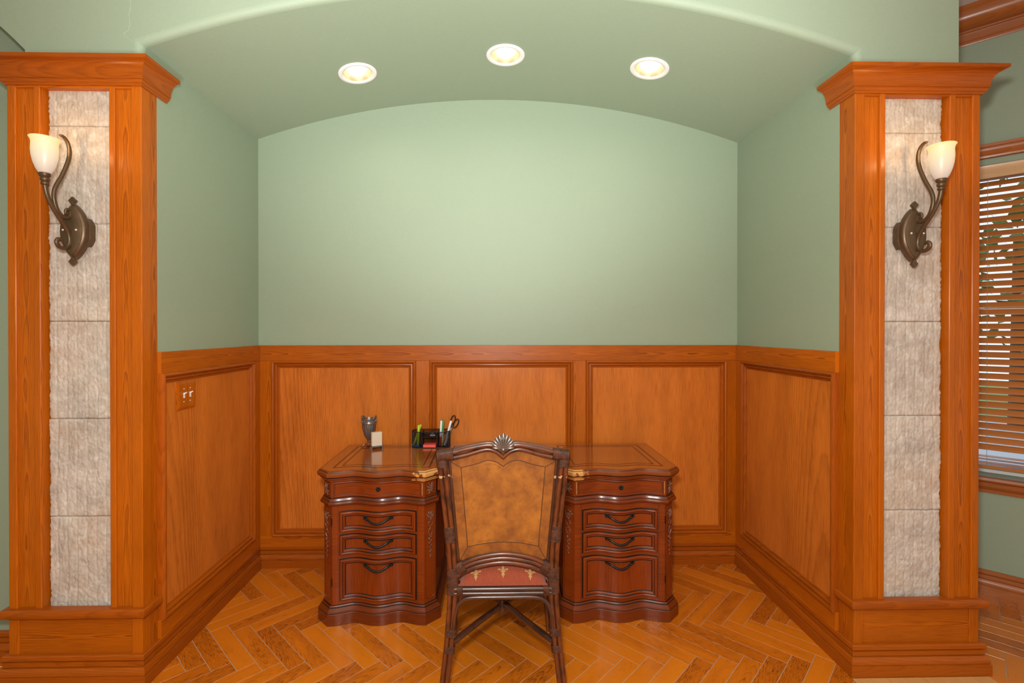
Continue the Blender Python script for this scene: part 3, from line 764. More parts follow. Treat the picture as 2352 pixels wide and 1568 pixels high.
# ------------------------------------------------------------------ recessed lights
def downlight(x, y, label):
    tt = math.asin((x - CX0) / RV); z = CZ + RV * math.cos(tt)
    t = thing('recessed_light', label, 'ceiling light', (x, y, z), rot=(0, tt, 0), group='recessed lights in the vault')
    mb = MB(); mb.lathe_open([(.100, 0.0), (.100, -.004), (.096, -.007), (.078, -.006), (.074, -.003), (.072, .004)], seg=40); mb.build('trim_ring', M['white'], t)
    mb = MB(); mb.lathe_open([(.0735, -.003), (.070, .012), (.066, .030), (.060, .060), (.052, .095)], seg=40); mb.build('reflector', M['gold_reflector'], t)
    mb = MB(); mb.lathe([(.001, .034), (.022, .037), (.033, .046), (.038, .060), (.036, .078), (.026, .094)], seg=32); mb.build('bulb', M['bulb'], t)
    L = bpy.data.lights.new('downlight', 'SPOT'); L.energy = DL; L.color = (1, .86, .66); L.spot_size = rad(150); L.spot_blend = .9; L.shadow_soft_size = .05
    lo = bpy.data.objects.new('downlight', L); COL.objects.link(lo); lo.parent = t; lo.location = (0, 0, -.02)
DL = 2
downlight(*LIGHTS[0], 'leftmost of the three lit recessed lights in the vault')
downlight(*LIGHTS[1], 'middle one of the three lit recessed lights in the vault')
downlight(*LIGHTS[2], 'rightmost of the three lit recessed lights in the vault')

# ------------------------------------------------------------------ light switch
sw = thing('light_switch', 'double toggle switch in a wooden plate on the left wainscot', 'light switch', (XL + .005, 2.293, 1.157))
mb = MB(); ow, oh = .0675, .0655
V = []
for (w, h, d) in ((ow, oh, 0), (ow, oh, .004), (ow - .012, oh - .012, .0085)): V += [(d, -w, -h), (d, w, -h), (d, w, h), (d, -w, h)]
F = [(4 * k + i, 4 * k + (i + 1) % 4, 4 * k + 4 + (i + 1) % 4, 4 * k + 4 + i) for k in range(2) for i in range(4)] + [(8, 9, 10, 11)]
mb.add(V, F, [[(V[k][2], V[k][1]) for k in f] for f in F]); mb.build('plate', M['oak'], sw)
for y in (-.023, .023):
    mb = MB(); mb.box(.0084, .0100, y - .0055, y + .0055, -.0125, .0125)
    mb.add([(.009, y - .0045, .001), (.009, y + .0045, .001), (.009, y + .0045, .011), (.009, y - .0045, .011), (.021, y - .0038, .011), (.021, y + .0038, .011), (.020, y + .0038, .0155), (.020, y - .0038, .0155)],
           [(0, 1, 5, 4), (1, 2, 6, 5), (2, 3, 7, 6), (3, 0, 4, 7), (4, 5, 6, 7), (0, 1, 2, 3)])
    mb.build('toggle', M['plastic'], sw, bevel=.0007)
    for z in (-.030, .030):
        mb = MB(); mb.blob((.0085, y, z), .0018, .0036, .0036, 10, 5); mb.build('screw', M['screw'], sw)

# ------------------------------------------------------------------ desk
DX, DY = .030, 2.390
desk = thing('desk', 'carved red brown pedestal desk with serpentine front behind the chair', 'desk', (DX, DY, 0))
PC, HWP, CA, YFB, AMP, YBK = .607, .2305, .051, .026, .028, .565
def serp(x, cx): # body front y
    s = (x - cx + HWP) / (2 * HWP); s = min(1, max(0, s))
    return YFB + AMP * (1 - math.cos(4 * PI * s)) / 2
def ped_path(cx, n=40):
    p = [(cx - HWP - CA, YBK), (cx - HWP - CA, YFB + CA)]
    p += [(cx - HWP + 2 * HWP * i / n, serp(cx - HWP + 2 * HWP * i / n, cx)) for i in range(n + 1)]
    return p + [(cx + HWP + CA, YFB + CA), (cx + HWP + CA, YBK)]
def out(pr): return [(-o, h) for o, h in pr]

# top
mb = MB(); NS = 40
def front_line(n=NS):
    p = [(-PC - HWP - CA, YBK + .010), (-PC - HWP - CA, YFB + CA)]
    p += [(-PC - HWP + 2 * HWP * i / n, serp(-PC - HWP + 2 * HWP * i / n, -PC)) for i in range(n + 1)]
    kx = -PC + HWP + CA
    p += [(kx, YFB + CA), (kx + .012, YFB + CA + .03), (kx + .05, YFB + CA + .055), (kx + .10, YFB + CA + .06)]
    return p + [(-x, y) for x, y in p[::-1]]
FLN = front_line()
ep = [(.004, .706), (.010, .708), (.012, .714), (.018, .720), (.020, .726), (.026, .728), (.0305, .734), (.032, .742), (.0305, .750), (.027, .754), (.024, .7555), (.023, .758), (.019, .7610), (.012, .7620)]
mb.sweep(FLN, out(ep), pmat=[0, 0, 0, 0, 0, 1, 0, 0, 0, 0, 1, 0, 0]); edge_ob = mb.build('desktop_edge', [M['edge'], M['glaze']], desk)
# top surface, cut in columns from the front line to the back
mb = MB(); P = [Vector(p) for p in FLN]
def offs(P, o):
    q = []
    for i in range(len(P)):
        a = (P[i] - P[i - 1]).normalized() if i else (P[1] - P[0]).normalized(); b = (P[i + 1] - P[i]).normalized() if i < len(P) - 1 else a
        n1 = Vector((-a.y, a.x)); n2 = Vector((-b.y, b.x)); m = (n1 + n2) / max(.3, 1 + n1.dot(n2)); q.append(P[i] - m * o)
    return q
Q = offs(P, .0125); YT = YBK + .010
V = [(p.x, p.y, .762) for p in Q[1:-1]] + [(p.x, YT, .762) for p in Q[1:-1]]; n = len(Q) - 2
F = [(i, i + 1, n + i + 1, n + i) for i in range(n - 1)]
mb.add(V, F, [[(V[k][0] + 3, V[k][1]) for k in f] for f in F]); mb.box(-PC - HWP - CA - .02, PC + HWP + CA + .02, YT - .02, YT, .71, .7618, 'x')
def inlay(path, w, zz=.7624, closed=True):
    mb.sweep(path, [(-w / 2, zz), (w / 2, zz)], closed, mat=1)
for sx in (-1, 1):
    for (d, w) in ((.052, .008), (.086, .006)):
        cx = sx * PC; xa, xb = cx - HWP - CA + d - .004, cx + HWP + CA - d + .02 * (sx < 0) - .02 * (sx > 0) * 0
        if sx > 0: xa -= .02
        xs = [xa + (xb - xa) * i / 24 for i in range(25)]
        p = [(x, YFB + .050 + (d - .052) + .75 * (serp(x, cx) - YFB)) for x in xs] + [(xb, YT - .055 - (d - .052)), (xa, YT - .055 - (d - .052))]
        inlay(p, w)
for (d, w) in ((.0, .008), (.030, .006)):
    inlay([(-.265 + d, .20 + d), (.265 - d, .20 + d), (.265 - d, YT - .055 - d), (-.265 + d, YT - .055 - d)], w)
lab(mb.build('desktop', [M['desktop'], M['inlay']], desk), 'polished brown top with dark inlaid lines')

def fmap(cx, base=0.0):
    def f(a, b, n):
        x = cx + a; y = serp(x, cx)
        e = 1e-3; d = (serp(x + e, cx) - serp(x - e, cx)) / (2 * e); k = 1 / math.sqrt(1 + d * d)
        return (x + (n + base) * d * k, y - (n + base) * k, b)
    return f
def rect_path(w, z0, z1, n=26):
    return [(-w + 2 * w * i / n, z0) for i in range(n + 1)] + [(w, (z0 + z1) / 2)] * 0 + [(w - 2 * w * i / n, z1) for i in range(n + 1)]
def sheet(mb, cx, w, z0, z1, n_, nseg=26, g='z'):
    f = fmap(cx); V = []; ru, rv = random.random() * 40, random.uniform(-.05, .05)
    for i in range(nseg + 1):
        a = -w + 2 * w * i / nseg; V += [f(a, z0, n_), f(a, z1, n_)]
    F = [(2 * i, 2 * i + 2, 2 * i + 3, 2 * i + 1) for i in range(nseg)]
    U = [[((ru + V[k][2], rv + V[k][0] - cx) if g == 'z' else (ru + V[k][0], rv + V[k][2] - z0)) for k in fc] for fc in F]
    mb.add(V, F, U, True)
DF = [(-.0028, .0004), (0, .0006), (0, .008), (.003, .0125), (.008, .014), (.012, .011), (.0135, .007), (.015, .006), (.019, .0064), (.023, .003), (.0245, .0014), (.028, .0013)]
DFM = [1, 1, 0, 0, 0, 1, 1, 0, 0, 1, 1]
def rosette(mb, c, r, Mf, petals=8):
    for k in range(petals):
        a = 2 * PI * k / petals; mb.blob(Mf(c[0] + r * .62 * math.cos(a), c[1] + r * .62 * math.sin(a), .003), r * .36, .003, r * .36, 6, 4)
    p0 = Mf(c[0], c[1], .005); mb.blob(p0, r * .45, .006, r * .45, 8, 5)
def pull(parent, cx, z):
    f = fmap(cx); mb = MB()
    for sx in (-1, 1):
        rosette(mb, (sx * .064, z + .008), .011, f, 7); p = f(sx * .064, z + .008, .012); mb.blob(p, .006, .008, .006, 8, 5)
    pts = [f(sx_, z + dz, n_) for sx_, dz, n_ in ((-.064, .008, .012), (-.050, .008, .016), (-.036, .001, .019), (-.018, -.009, .021), (0, -.0125, .022), (.018, -.009, .021), (.036, .001, .019), (.050, .008, .016), (.064, .008, .012))]
    mb.tube(crv(pts, 4), [.0042 + .0016 * math.sin(PI * i / 32) for i in range(33)], 8)
    for sx in (-1, 1):
        q = f(sx * .047, z + .006, .019); mb.blob(q, .0062, .0062, .0062, 8, 5)
    lab(mb.build('handle', M['pull'], parent), 'blackened metal bail pull')

def pedestal(sx):
    cx = sx * PC; path = ped_path(cx)
    mb = MB(); mb.sweep(path, [(0, .085), (0, .3), (0, .708)], smooth=True); 
    ped = lab(mb.build('pedestal', [M['mahog']], desk), 'left pedestal' if sx < 0 else 'right pedestal')
    mb = MB(); bp = [(0, .092), (.006, .091), (.010, .086), (.011, .080), (.016, .076), (.023, .070), (.026, .062), (.026, .058), (.028, .056), (.028, .003), (.024, 0)]
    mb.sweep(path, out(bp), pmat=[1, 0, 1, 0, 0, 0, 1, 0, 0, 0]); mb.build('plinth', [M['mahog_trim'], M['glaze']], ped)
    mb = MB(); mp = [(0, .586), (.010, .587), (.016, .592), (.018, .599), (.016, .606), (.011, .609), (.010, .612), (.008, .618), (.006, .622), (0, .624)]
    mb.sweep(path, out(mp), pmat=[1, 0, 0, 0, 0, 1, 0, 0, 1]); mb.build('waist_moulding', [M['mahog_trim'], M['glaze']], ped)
    # top drawer
    mb = MB(); w = HWP - .010; sheet(mb, cx, w - .008, .634, .698, .003, g='x')
    tp = [(0, -.001), (0, .005), (.003, .007), (.006, .0065), (.008, .0035), (.010, .003)]
    mb.sweep(rect_path(w, .629, .703), tp, True, fmap(cx), pmat=[1, 0, 0, 0, 1])
    d = mb.build('drawer', [M['mahog'], M['glaze']], desk)
    mb = MB(); rosette(mb, (.003, .668), .013, fmap(cx), 8); mb.blob(fmap(cx)(.003, .668, .012), .007, .007, .007, 8, 6); lab(mb.build('knob', M['pull'], d), 'blackened rosette knob')
    for e in ((1,) if sx < 0 else (-1, 1)):
        fm = fmap(cx); mb = MB(); a = e * (HWP - .0085)
        mb.tube([fm(a + random.uniform(-.0006, .0006), .634 + .066 * i / 8, .0055) for i in range(9)], [.0008, .0016, .0019, .0014, .0018, .0020, .0017, .0019, .0012], 6)
        lab(mb.build('worn_edge', M['bare'], d), 'edge worn to pale bare wood')
    # door stiles with the three drawers
    for z0, z1, hz in ((.452, .553, .514), (.338, .437, .399), (.110, .316, .279)):
        mb = MB(); sheet(mb, cx, .180, z0 + .014, z1 - .014, .0012)
        mb.sweep(rect_path(.190, z0, z1), DF, True, fmap(cx), pmat=DFM)
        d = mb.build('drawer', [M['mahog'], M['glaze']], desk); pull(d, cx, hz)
    f = fmap(cx); oa = sx * (HWP - .003)
    for a, w in ((-.197, .0008), (.197, .0008), (oa, .0014)):
        mb = MB(); mb.add([f(a - w, .095, .0008), f(a + w, .095, .0008), f(a + w, .584, .0008), f(a - w, .584, .0008)], [(0, 1, 2, 3)]); mb.build('door_gap', M['glaze'], ped)
    for hz in (.205, .505):
        mb = MB(); p = f(oa, hz, .003); mb.tube([(p[0], p[1], hz - .018), (p[0], p[1], hz + .018)], .0032, 8); mb.build('hinge', M['pull'], ped)
    # canted corner posts with carving
    for e in (-1, 1):
        s2 = math.sqrt(.5); C0 = Vector((cx + e * (HWP + CA / 2), YFB + CA / 2)); T = Vector((s2, e * s2)) ; N = Vector((e * s2, -s2))
        def cm(a, b, n, C0=C0, T=T, N=N):
            q = C0 + T * a + N * n; return (q.x, q.y, b)
        mb = MB(); w = .028
        # long sunk panel outlined by a bead, rounded below
        o = [(-w, .572), (-w, .135)] + [(w * math.cos(rad(a)), .135 + .026 * math.sin(rad(a))) for a in range(195, 346, 15)] + [(w, .135), (w, .572)]
        mb.tube([cm(a, b, .001) for a, b in o], .0016, 6, closed=True)
        mb.tube([cm(a, b, .001) for a, b in ((-w, .632), (w, .632), (w, .700), (-w, .700))], .0018, 6, closed=True)
        post = mb.build('corner_post', M['mahog_trim'], ped)
        mb = MB()
        for k in range(8):
            a = rad(22.5 + 45 * k); ln = .033 if k % 4 in (0, 3, 1, 2) else .026
            c = cm(.011 * math.cos(a), .666 + .015 * math.sin(a), .003)
            p = [cm(q * math.cos(a) * (.8 if abs(math.cos(a)) > .5 else 1), .666 + q * math.sin(a), .0035 + .002 * math.sin(PI * q / ln)) for q in (.003, .010, .018, ln * .95)]
            mb.tube(crv(p, 3), [.0024, .0034, .0042, .0048, .0052, .0050, .0044, .0036, .0026, .0014], 6)
        mb.blob(cm(0, .666, .004), .006, .006, .006, 8, 5)
        lab(mb.build('rosette_carving', M['carve'], post), 'carved square leaf rosette'); mb = MB()
        for k, (sp, ln) in enumerate(((-.9, .036), (-.5, .046), (0, .050), (.5, .046), (.9, .036))):
            p = [cm(0, .500, .003), cm(sp * .010, .500 + ln * .45, .005), cm(sp * .022, .500 + ln, .003), cm(sp * .027, .500 + ln * .92, .002)]
            mb.tube(crv(p, 4), [.0014 + .0018 * math.sin(PI * i / 12) for i in range(13)], 6)
        for sg in (-1, 1):
            for (za, zb, am) in ((.500, .470, .013), (.466, .420, .012)):
                p = [cm(0, za, .003), cm(sg * am, (za * 2 + zb) / 3, .004), cm(sg * am * .7, (za + 2 * zb) / 3, .004), cm(-sg * .002, zb, .003)]
                mb.tube(crv(p, 4), .0018, 6)
        for i in range(9):
            z = .412 - i * .0115; a = .006 * (1 if i % 2 else -1) * (1 - i / 12); r = .0052 * (1 - i / 14)
            mb.blob(cm(a, z, .002), r * 1.1, r * 1.1, r * 1.2, 7, 5)
            mb.tube([cm(a, z, .003), cm(-a * 1.6, z + .008, .003)], .0016, 5)
        lab(mb.build('leaf_carving', M['carve'], post), 'carved trailing acanthus drop')
for s in (-1, 1): pedestal(s)
mb = MB(); mb.box(-.322, .322, .125, .145, .628, .708, 'x'); mb.build('kneehole_apron', M['mahog'], desk, bevel=.002)
mb = MB(); mb.box(-.322, .322, YBK - .022, YBK - .002, .05, .706, 'x'); mb.build('back_panel', M['mahog'], desk)

# ------------------------------------------------------------------ chair
CXX, CY = .037, 1.880
ch = thing('rattan_chair', 'dark rattan chair with tan leather back pulled up to the desk', 'chair', (CXX, CY, 0))
def both(f):
    for s in (-1, 1): f(s)
# rear posts (upper) and rear legs (lower): pairs of poles
def px_(z): # centre of the pair
    tb = [(0, .240), (.10, .226), (.25, .209), (.40, .1985), (.50, .1960), (.60, .2010), (.70, .2100), (.85, .2270), (1.0, .2420)]
    for (a, b), (c, d) in zip(tb, tb[1:]):
        if a <= z <= c: return b + (d - b) * (z - a) / (c - a)
    return tb[-1][1]
def py_(z): return -.010 * (z - .45) ** 2 / .3 if z > .45 else -.04 * ((.45 - z) / .45) ** 1.3
def bind(mb, pts, w, d, pitch=.0046, sq=.62):
    P = [Vector(p) for p in pts]; L_ = sum((b - a).length for a, b in zip(P, P[1:])); n = max(2, int(L_ / pitch)) * 4
    seg = []; tot = 0
    cum = [0]
    for a, b in zip(P, P[1:]): cum.append(cum[-1] + (b - a).length)
    out_ = []; R = []
    for i in range(n + 1):
        t = L_ * i / n; k = 0
        while k < len(P) - 2 and cum[k + 1] < t: k += 1
        out_.append(P[k].lerp(P[k + 1], (t - cum[k]) / (cum[k + 1] - cum[k]))); q = .0008 * abs(math.sin(PI * i / 4)); R.append((w + q, d + q))
    mb.tube(out_, R, 18, sq=sq)
def post(s):
    t_ = []
    for (nm, z0, z1, mats) in (('back_post', .430, .985, M['rattan']), ('leg', 0.0, .460, M['rattan'])):
        mb = MB()
        for dx in (-.0095, .0095):
            zs = [z0 + (z1 - z0) * i / 14 for i in range(15)]; mb.tube([(s * (px_(z) + dx), py_(z), z) for z in zs], .0098, 10)
        zs = [z0 + (z1 - z0) * i / 14 for i in range(15)]; mb.tube([(s * px_(z), py_(z) + .012, z) for z in zs], .0095, 8)
        o = mb.build(nm, mats, ch); t_.append(o)
    for (z0, z1, w, par) in ((.635, .697, .0208, 0), (.928, .978, .0215, 0), (.432, .535, .0225, 0), (.275, .302, .0225, 1), (.215, .240, .0205, 1)):
        mb = MB(); zs = [z0 + (z1 - z0) * i / 3 for i in range(4)]
        bind(mb, [(s * (px_(z) - (.004 if par else 0)), py_(z) + .004, z) for z in zs], .0145, w)
        mb.build('binding', M['bind'], t_[par])
both(post)
# front legs
def fleg(s):
    mb = MB()
    for dx in (-.009, .009): mb.tube([(s * (.236 + dx), .455, 0), (s * (.215 + dx), .440, .25), (s * (.207 + dx), .430, .462)], .0098, 10)
    leg = mb.build('leg', M['rattan'], ch)
    mb = MB(); bind(mb, [(s * .218, .441, .22), (s * .2145, .440, .25)], .014, .022); mb.build('binding', M['bind'], leg)
    mb = MB()
    for z in (.455, .438): mb.tube([(s * .196, .0, z), (s * .205, .43, z)], .0085, 8)
    mb.tube(crv([(s * .199, .02, .29), (s * .200, .035, .38), (s * .201, .09, .418), (s * .203, .22, .424), (s * .205, .34, .418), (s * .207, .40, .38), (s * .209, .42, .29)], 4), .0085, 8)
    mb.build('side_rail', M['rattan'], ch)
both(fleg)
# top rail: stacked poles shaped like a bow
UP = [(-.222, .985), (-.194, .987), (-.142, 1.000), (-.078, 1.0125), (-.052, 1.0145), (-.026, 1.010), (-.006, .9985), (0, .9945)]
LO = [(-.222, .960), (-.194, .966), (-.142, .977), (-.088, .993), (-.057, .9975), (-.028, .989), (-.008, .974), (0, .9665)]
yt = py_(.98)
def bow(mb, pts, y, r):
    h = crv([(a, y, b) for a, b in pts], 4)
    mb.tube(h + [Vector((-p.x, p.y, p.z)) for p in h[-2::-1]], r, 10)
mb = MB(); bow(mb, UP, yt, .0088); bow(mb, LO, yt + .002, .0085); bow(mb, [(a, b + .004) for a, b in UP], yt + .018, .0088); bow(mb, [(a, b) for a, b in LO], yt + .018, .0080)
rail = mb.build('top_rail', M['rattan'], ch)
def corner(s):
    mb = MB(); bind(mb, [(s * .2545, yt + .008, .972), (s * .192, yt + .008, .980)], .0205, .0205, sq=.55); mb.build('binding', M['bind'], rail)
both(corner)
# bottom arches of the back
mb = MB()
for (zm, ze, xe, r) in ((.589, .545, .174, .0080), (.573, .525, .180, .0085), (.556, .504, .182, .0088)):
    y = py_(.56); mb.tube(crv([(-xe, y, ze), (-xe * .6, y, ze + (zm - ze) * .66), (0, y, zm), (xe * .6, y, ze + (zm - ze) * .66), (xe, y, ze)], 6), r, 10)
ar = mb.build('back_arch', M['rattan'], ch)
def arb(s):
    mb = MB(); bind(mb, [(s * .178, py_(.56), .528), (s * .150, py_(.56), .545)], .024, .0125); mb.build('binding', M['bind'], ar)
both(arb)
# leather panel
NOT = [(-.205, .950), (-.142, .966), (-.088, .982), (-.057, .987), (-.028, .979), (-.008, .964), (0, .956)]
h = [(p.x, p.y) for p in crv([Vector((a, b, 0)) for a, b in NOT], 4)]
topl = h + [(-a, b) for a, b in h[-2::-1]]
bot = [(.170 - .340 * i / 16, .558 + .036 * (1 - ((.170 - .340 * i / 16) / .170) ** 2)) for i in range(17)]
def pan(sc, dz): return None
yp = lambda z: py_(z) - .003
Mp = lambda a, b, n: (a, yp(b) + .010 - n, b)
IN_T = [(-.164, .926), (-.110, .9385), (-.063, .953), (-.030, .9480), (-.011, .9375), (0, .9285)]
h2 = [(p.x, p.y) for p in crv([Vector((a, b, 0)) for a, b in IN_T], 5)]
int_ = h2 + [(-a, b) for a, b in h2[-2::-1]]
inb = [(.138 - .276 * i / 16, .614 + .0185 * (1 - ((.138 - .276 * i / 16) / .138) ** 2)) for i in range(17)]
mb = MB()
def strip2(A_, B_, mat, n):  # between two polylines resampled
    def res(p, k):
        P = [Vector(q) for q in p]; c = [0]
        for a, b in zip(P, P[1:]): c.append(c[-1] + (b - a).length)
        o = []
        for i in range(k + 1):
            t = c[-1] * i / k; j = 0
            while j < len(P) - 2 and c[j + 1] < t: j += 1
            o.append(P[j].lerp(P[j + 1], (t - c[j]) / max(1e-9, c[j + 1] - c[j])))
        return o
    a = res(A_, n); b = res(B_, n); V = [Mp(p.x, p.y, .0) for p in a] + [Mp(p.x, p.y, .0) for p in b]
    mb.add(V, [(i, i + 1, n + 2 + i, n + 1 + i) for i in range(n)], None, True, mat)
nn = 48
strip2(topl, int_, 1, nn); strip2(bot, inb, 1, 24)
strip2([topl[-1], bot[0]], [int_[-1], inb[0]], 1, 16); strip2([topl[0], bot[-1]], [int_[0], inb[-1]], 1, 16)
rows = 24
bt = inb[::-1]
def rs(p, t):
    P = [Vector(q) for q in p]; xs = [q.x for q in P]; x = xs[0] + (xs[-1] - xs[0]) * t
    for a, b in zip(P, P[1:]):
        if a.x <= x <= b.x + 1e-9: return Vector((x, a.y + (b.y - a.y) * (x - a.x) / max(1e-9, b.x - a.x)))
    return P[-1]
V = []
for j in range(rows + 1):
    for i in range(nn + 1):
        a = rs(int_, i / nn); b = rs(bt, i / nn); q = a.lerp(b, j / rows); V.append(Mp(q.x, q.y, 0))
mb.add(V, [(j * (nn + 1) + i, j * (nn + 1) + i + 1, (j + 1) * (nn + 1) + i + 1, (j + 1) * (nn + 1) + i) for j in range(rows) for i in range(nn)], None, True, 0)
def line(p, r, mat=2): mb.tube([Mp(a, b, .0004) for a, b in p], r, 6, mat=mat)
line(int_, .0014); line(inb, .0014); line([int_[-1], inb[0]], .0014); line([int_[0], inb[-1]], .0014)
for a, b in ((topl[0], int_[0]), (topl[-1], int_[-1]), (bot[0], inb[0]), (bot[-1], inb[-1])): line([a, b], .0012)
k_ = .93; line([(a * k_, .772 + (b - .772) * k_) for a, b in int_], .0006, 1); line([(a * k_, .772 + (b - .772) * k_) for a, b in inb], .0006, 1)
mb.prism(topl + bot, -.014, -.002, lambda a, b, n: Mp(a, b, n), mat=1, cap1=False)
lab(mb.build('back_panel', [M['leather'], M['leather2'], M['tooling']], ch, recalc=False), 'tan leather panel with tooled border lines')
def inner(s):
    mb = MB()
    for (dx, r) in ((.004, .0055), (.0125, .0045)):
        mb.tube([(s * (.170 + dx + (.205 - .170) * t), py_(.566 + .39 * t) + .004, .562 + .396 * t) for t in (0, .25, .5, .75, 1)], r, 8)
    mb.build('panel_frame', M['rattan_dk'], ch)
both(inner)
# shell ornament
mb = MB(); y0 = yt - .004
for k in range(11):
    a = rad(-82 + 164 * k / 10); ln = .060 - .020 * abs(k - 5) / 5; sp = [(0, 0), (.4, .3), (.75, .7), (1, 1)]
    p = []
    for i in range(7):
        t = i / 6; r = .006 + (ln - .006) * t; p.append((r * math.sin(a) * 1.0, y0 - .006 - .005 * math.sin(PI * t), 1.002 + r * math.cos(a)))
    mb.tube(p, [.0014 + .0058 * t for t in (0, .18, .36, .54, .70, .82, .60)], 8)
mb.blob((0, y0 - .006, .999), .008, .006, .007, 8, 6)
mb.blob((0, y0, 1.018), .030, .005, .030, 14, 8)
lab(mb.build('shell_ornament', M['pewter'], ch), 'silvery scallop shell finial')
# seat rails
for y, w in ((.43, .2), (-.004, .19)):
    mb = MB()
    for z in (.4545, .4375): mb.tube([(-w, y, z), (w, y, z)], .0085, 10)
    sr = mb.build('seat_rail', M['rattan_dk'], ch)
def srb(s):
    mb = MB(); bind(mb, [(s * .180, -.003, .446), (s * .156, -.003, .446)], .0185, .0115); mb.build('binding', M['bind'], sr)
both(srb)
mb = MB(); mb.box(-.182, .182, .008, .425, .436, .462); mb.build('seat_base', M['rattan_dk'], ch)
# arch brace under the seat, towards the camera
def brace(y, sc=1.0):
    h = [(-.196, .270), (-.192, .320), (-.188, .355), (-.177, .390), (-.152, .414), (-.115, .4215), (-.05, .422), (0, .422)]
    h = crv([(a * sc, y - .012 * max(0, (.40 - b) / .15), b) for a, b in h], 4); mb = MB()
    mb.tube(h + [Vector((-p.x, p.y, p.z)) for p in h[-2::-1]], .0088, 10); mb.build('arch_brace', M['rattan_dk'], ch)
brace(-.004); brace(.43, 1.05)
# crossed stretcher
mb = MB()
for s in (-1, 1):
    mb.tube(crv([(s * .196, -.012, .252), (s * .10, .10, .262), (0, .213, .268 + .012 * (s > 0)), (-s * .10, .33, .262), (-s * .205, .430, .252)], 4), .0125, 12)
mb.tube([(0, .213, .245), (0, .213, .300)], [.020, .022], 10)
st = mb.build('stretcher', M['rattan_dk'], ch)
mb = MB(); bind(mb, [(-.016, .213, .274), (.016, .213, .274)], .018, .020); mb.build('binding', M['bind'], st)
# cushion
mb = MB(); N1, N2 = 40, 28
def cush(u, v):  # -1..1
    e = 1 - max(abs(u), abs(v)) ** 6
    su = math.copysign(abs(u) ** 1.0, u)
    x = su * .178 * (1 - .05 * (abs(v) > .8)); y = .213 + v * .212
    d = max(0, 1 - abs(u) ** 3.2) ** .6 * max(0, 1 - abs(v) ** 5) ** .5
    return (x, y, .466 + .014 * min(1, 6 * (1 - max(abs(u), abs(v)))) + .060 * d)
V = [cush(-1 + 2 * i / N1, math.sin(PI / 2 * (-1 + 2 * j / N2))) for j in range(N2 + 1) for i in range(N1 + 1)]
F = [(j * (N1 + 1) + i, j * (N1 + 1) + i + 1, (j + 1) * (N1 + 1) + i + 1, (j + 1) * (N1 + 1) + i) for j in range(N2) for i in range(N1)]
mb.add(V, F, None, True)
ringp = [(-.178, .001), (.178, .001), (.178, .425), (-.178, .425)]
mb.tube([(a, b, .467) for a, b in ringp], .0045, 8, closed=True)
FLEUR = [(0, 1.0), (.14, .72), (.16, .50), (.10, .32), (.22, .36), (.34, .52), (.52, .54), (.60, .38), (.50, .22), (.34, .24), (.20, .18), (.12, .10), (.30, .04), (.30, -.06), (.12, -.08), (.10, -.30), (.20, -.44), (.10, -.52), (0, -.85)]
FLEUR = FLEUR + [(-a, b) for a, b in FLEUR[-2:0:-1]]
def fleur(uc, vc, sc):
    V = []
    for a, b in [(0, .2)] + [(a * .5, .1 + b * .5) for a, b in FLEUR] + FLEUR:
        u, v = uc + a * sc / .178, vc + b * (sc * .7 / .212 if vc > -.6 else .070)
        q = cush(max(-.999, min(.999, u)), max(-.999, min(.999, v))); V.append((q[0], q[1] - .0012, q[2] + .0014))
    n = len(FLEUR); mb.add(V, [(0, 1 + i, 1 + (i + 1) % n) for i in range(n)] + [(1 + i, n + 1 + i, n + 1 + (i + 1) % n, 1 + (i + 1) % n) for i in range(n)], None, False, 1)
for uc, vc in ((-.63, -.928), (0, -.915), (.63, -.928), (-.32, -.35), (.32, -.35), (0, .05), (-.63, .05), (.63, .05)): fleur(uc, vc, .038)
lab(mb.build('seat_cushion', [M['fabric'], M['gold_thread']], ch, recalc=False), 'rust red ribbed cushion with gold fleur de lis')

# ------------------------------------------------------------------ things on the desk
ZT = .7626
vz = thing('vase', 'fluted pewter urn with ornate rim behind the cream block on the desk', 'vase', (-.748, 2.915, ZT))
fl = lambda k, z: (.07 * (1 if k % 4 < 2 else -.5)) if .055 < z < .135 else 0
mb = MB(); mb.lathe([(.004, .034), (.010, .040), (.016, .050), (.026, .070), (.033, .095), (.038, .120), (.0405, .137)], seg=64, flute=fl); mb.build('bowl', M['pewter_dk'], vz)
mb = MB(); mb.lathe_open([(.0400, .135), (.0435, .139), (.0435, .143), (.0405, .146), (.0415, .158), (.0440, .163), (.0440, .168), (.0400, .168), (.038, .150), (.034, .120)], seg=48)
for k in range(16):
    a = 2 * PI * k / 16; mb.blob((.0425 * math.cos(a), .0425 * math.sin(a), .152 + .003 * (k % 2)), .005, .005, .0055, 6, 4)
for a0 in (rad(200), rad(340), rad(20), rad(160)):
    mb.tube(crv([(.042 * math.cos(a0 + d), .042 * math.sin(a0 + d), z) for d, z in ((-.4, .166), (-.2, .176), (.05, .181), (.25, .176), (.15, .170))], 4), .0035, 7)
mb.build('rim', M['pewter'], vz)
mb = MB(); mb.lathe([(.020, .008), (.022, .012), (.014, .018), (.008, .024), (.012, .030), (.006, .038)], seg=24)
for k in range(3):
    a = rad(215 + 120 * k); mb.tube(crv([(.010 * math.cos(a), .010 * math.sin(a), .016), (.026 * math.cos(a), .026 * math.sin(a), .018), (.036 * math.cos(a), .036 * math.sin(a), .008), (.044 * math.cos(a), .044 * math.sin(a), .006)], 4), .0055, 8)
lab(mb.build('foot', M['copper'], vz), 'copper toned scrolled foot')

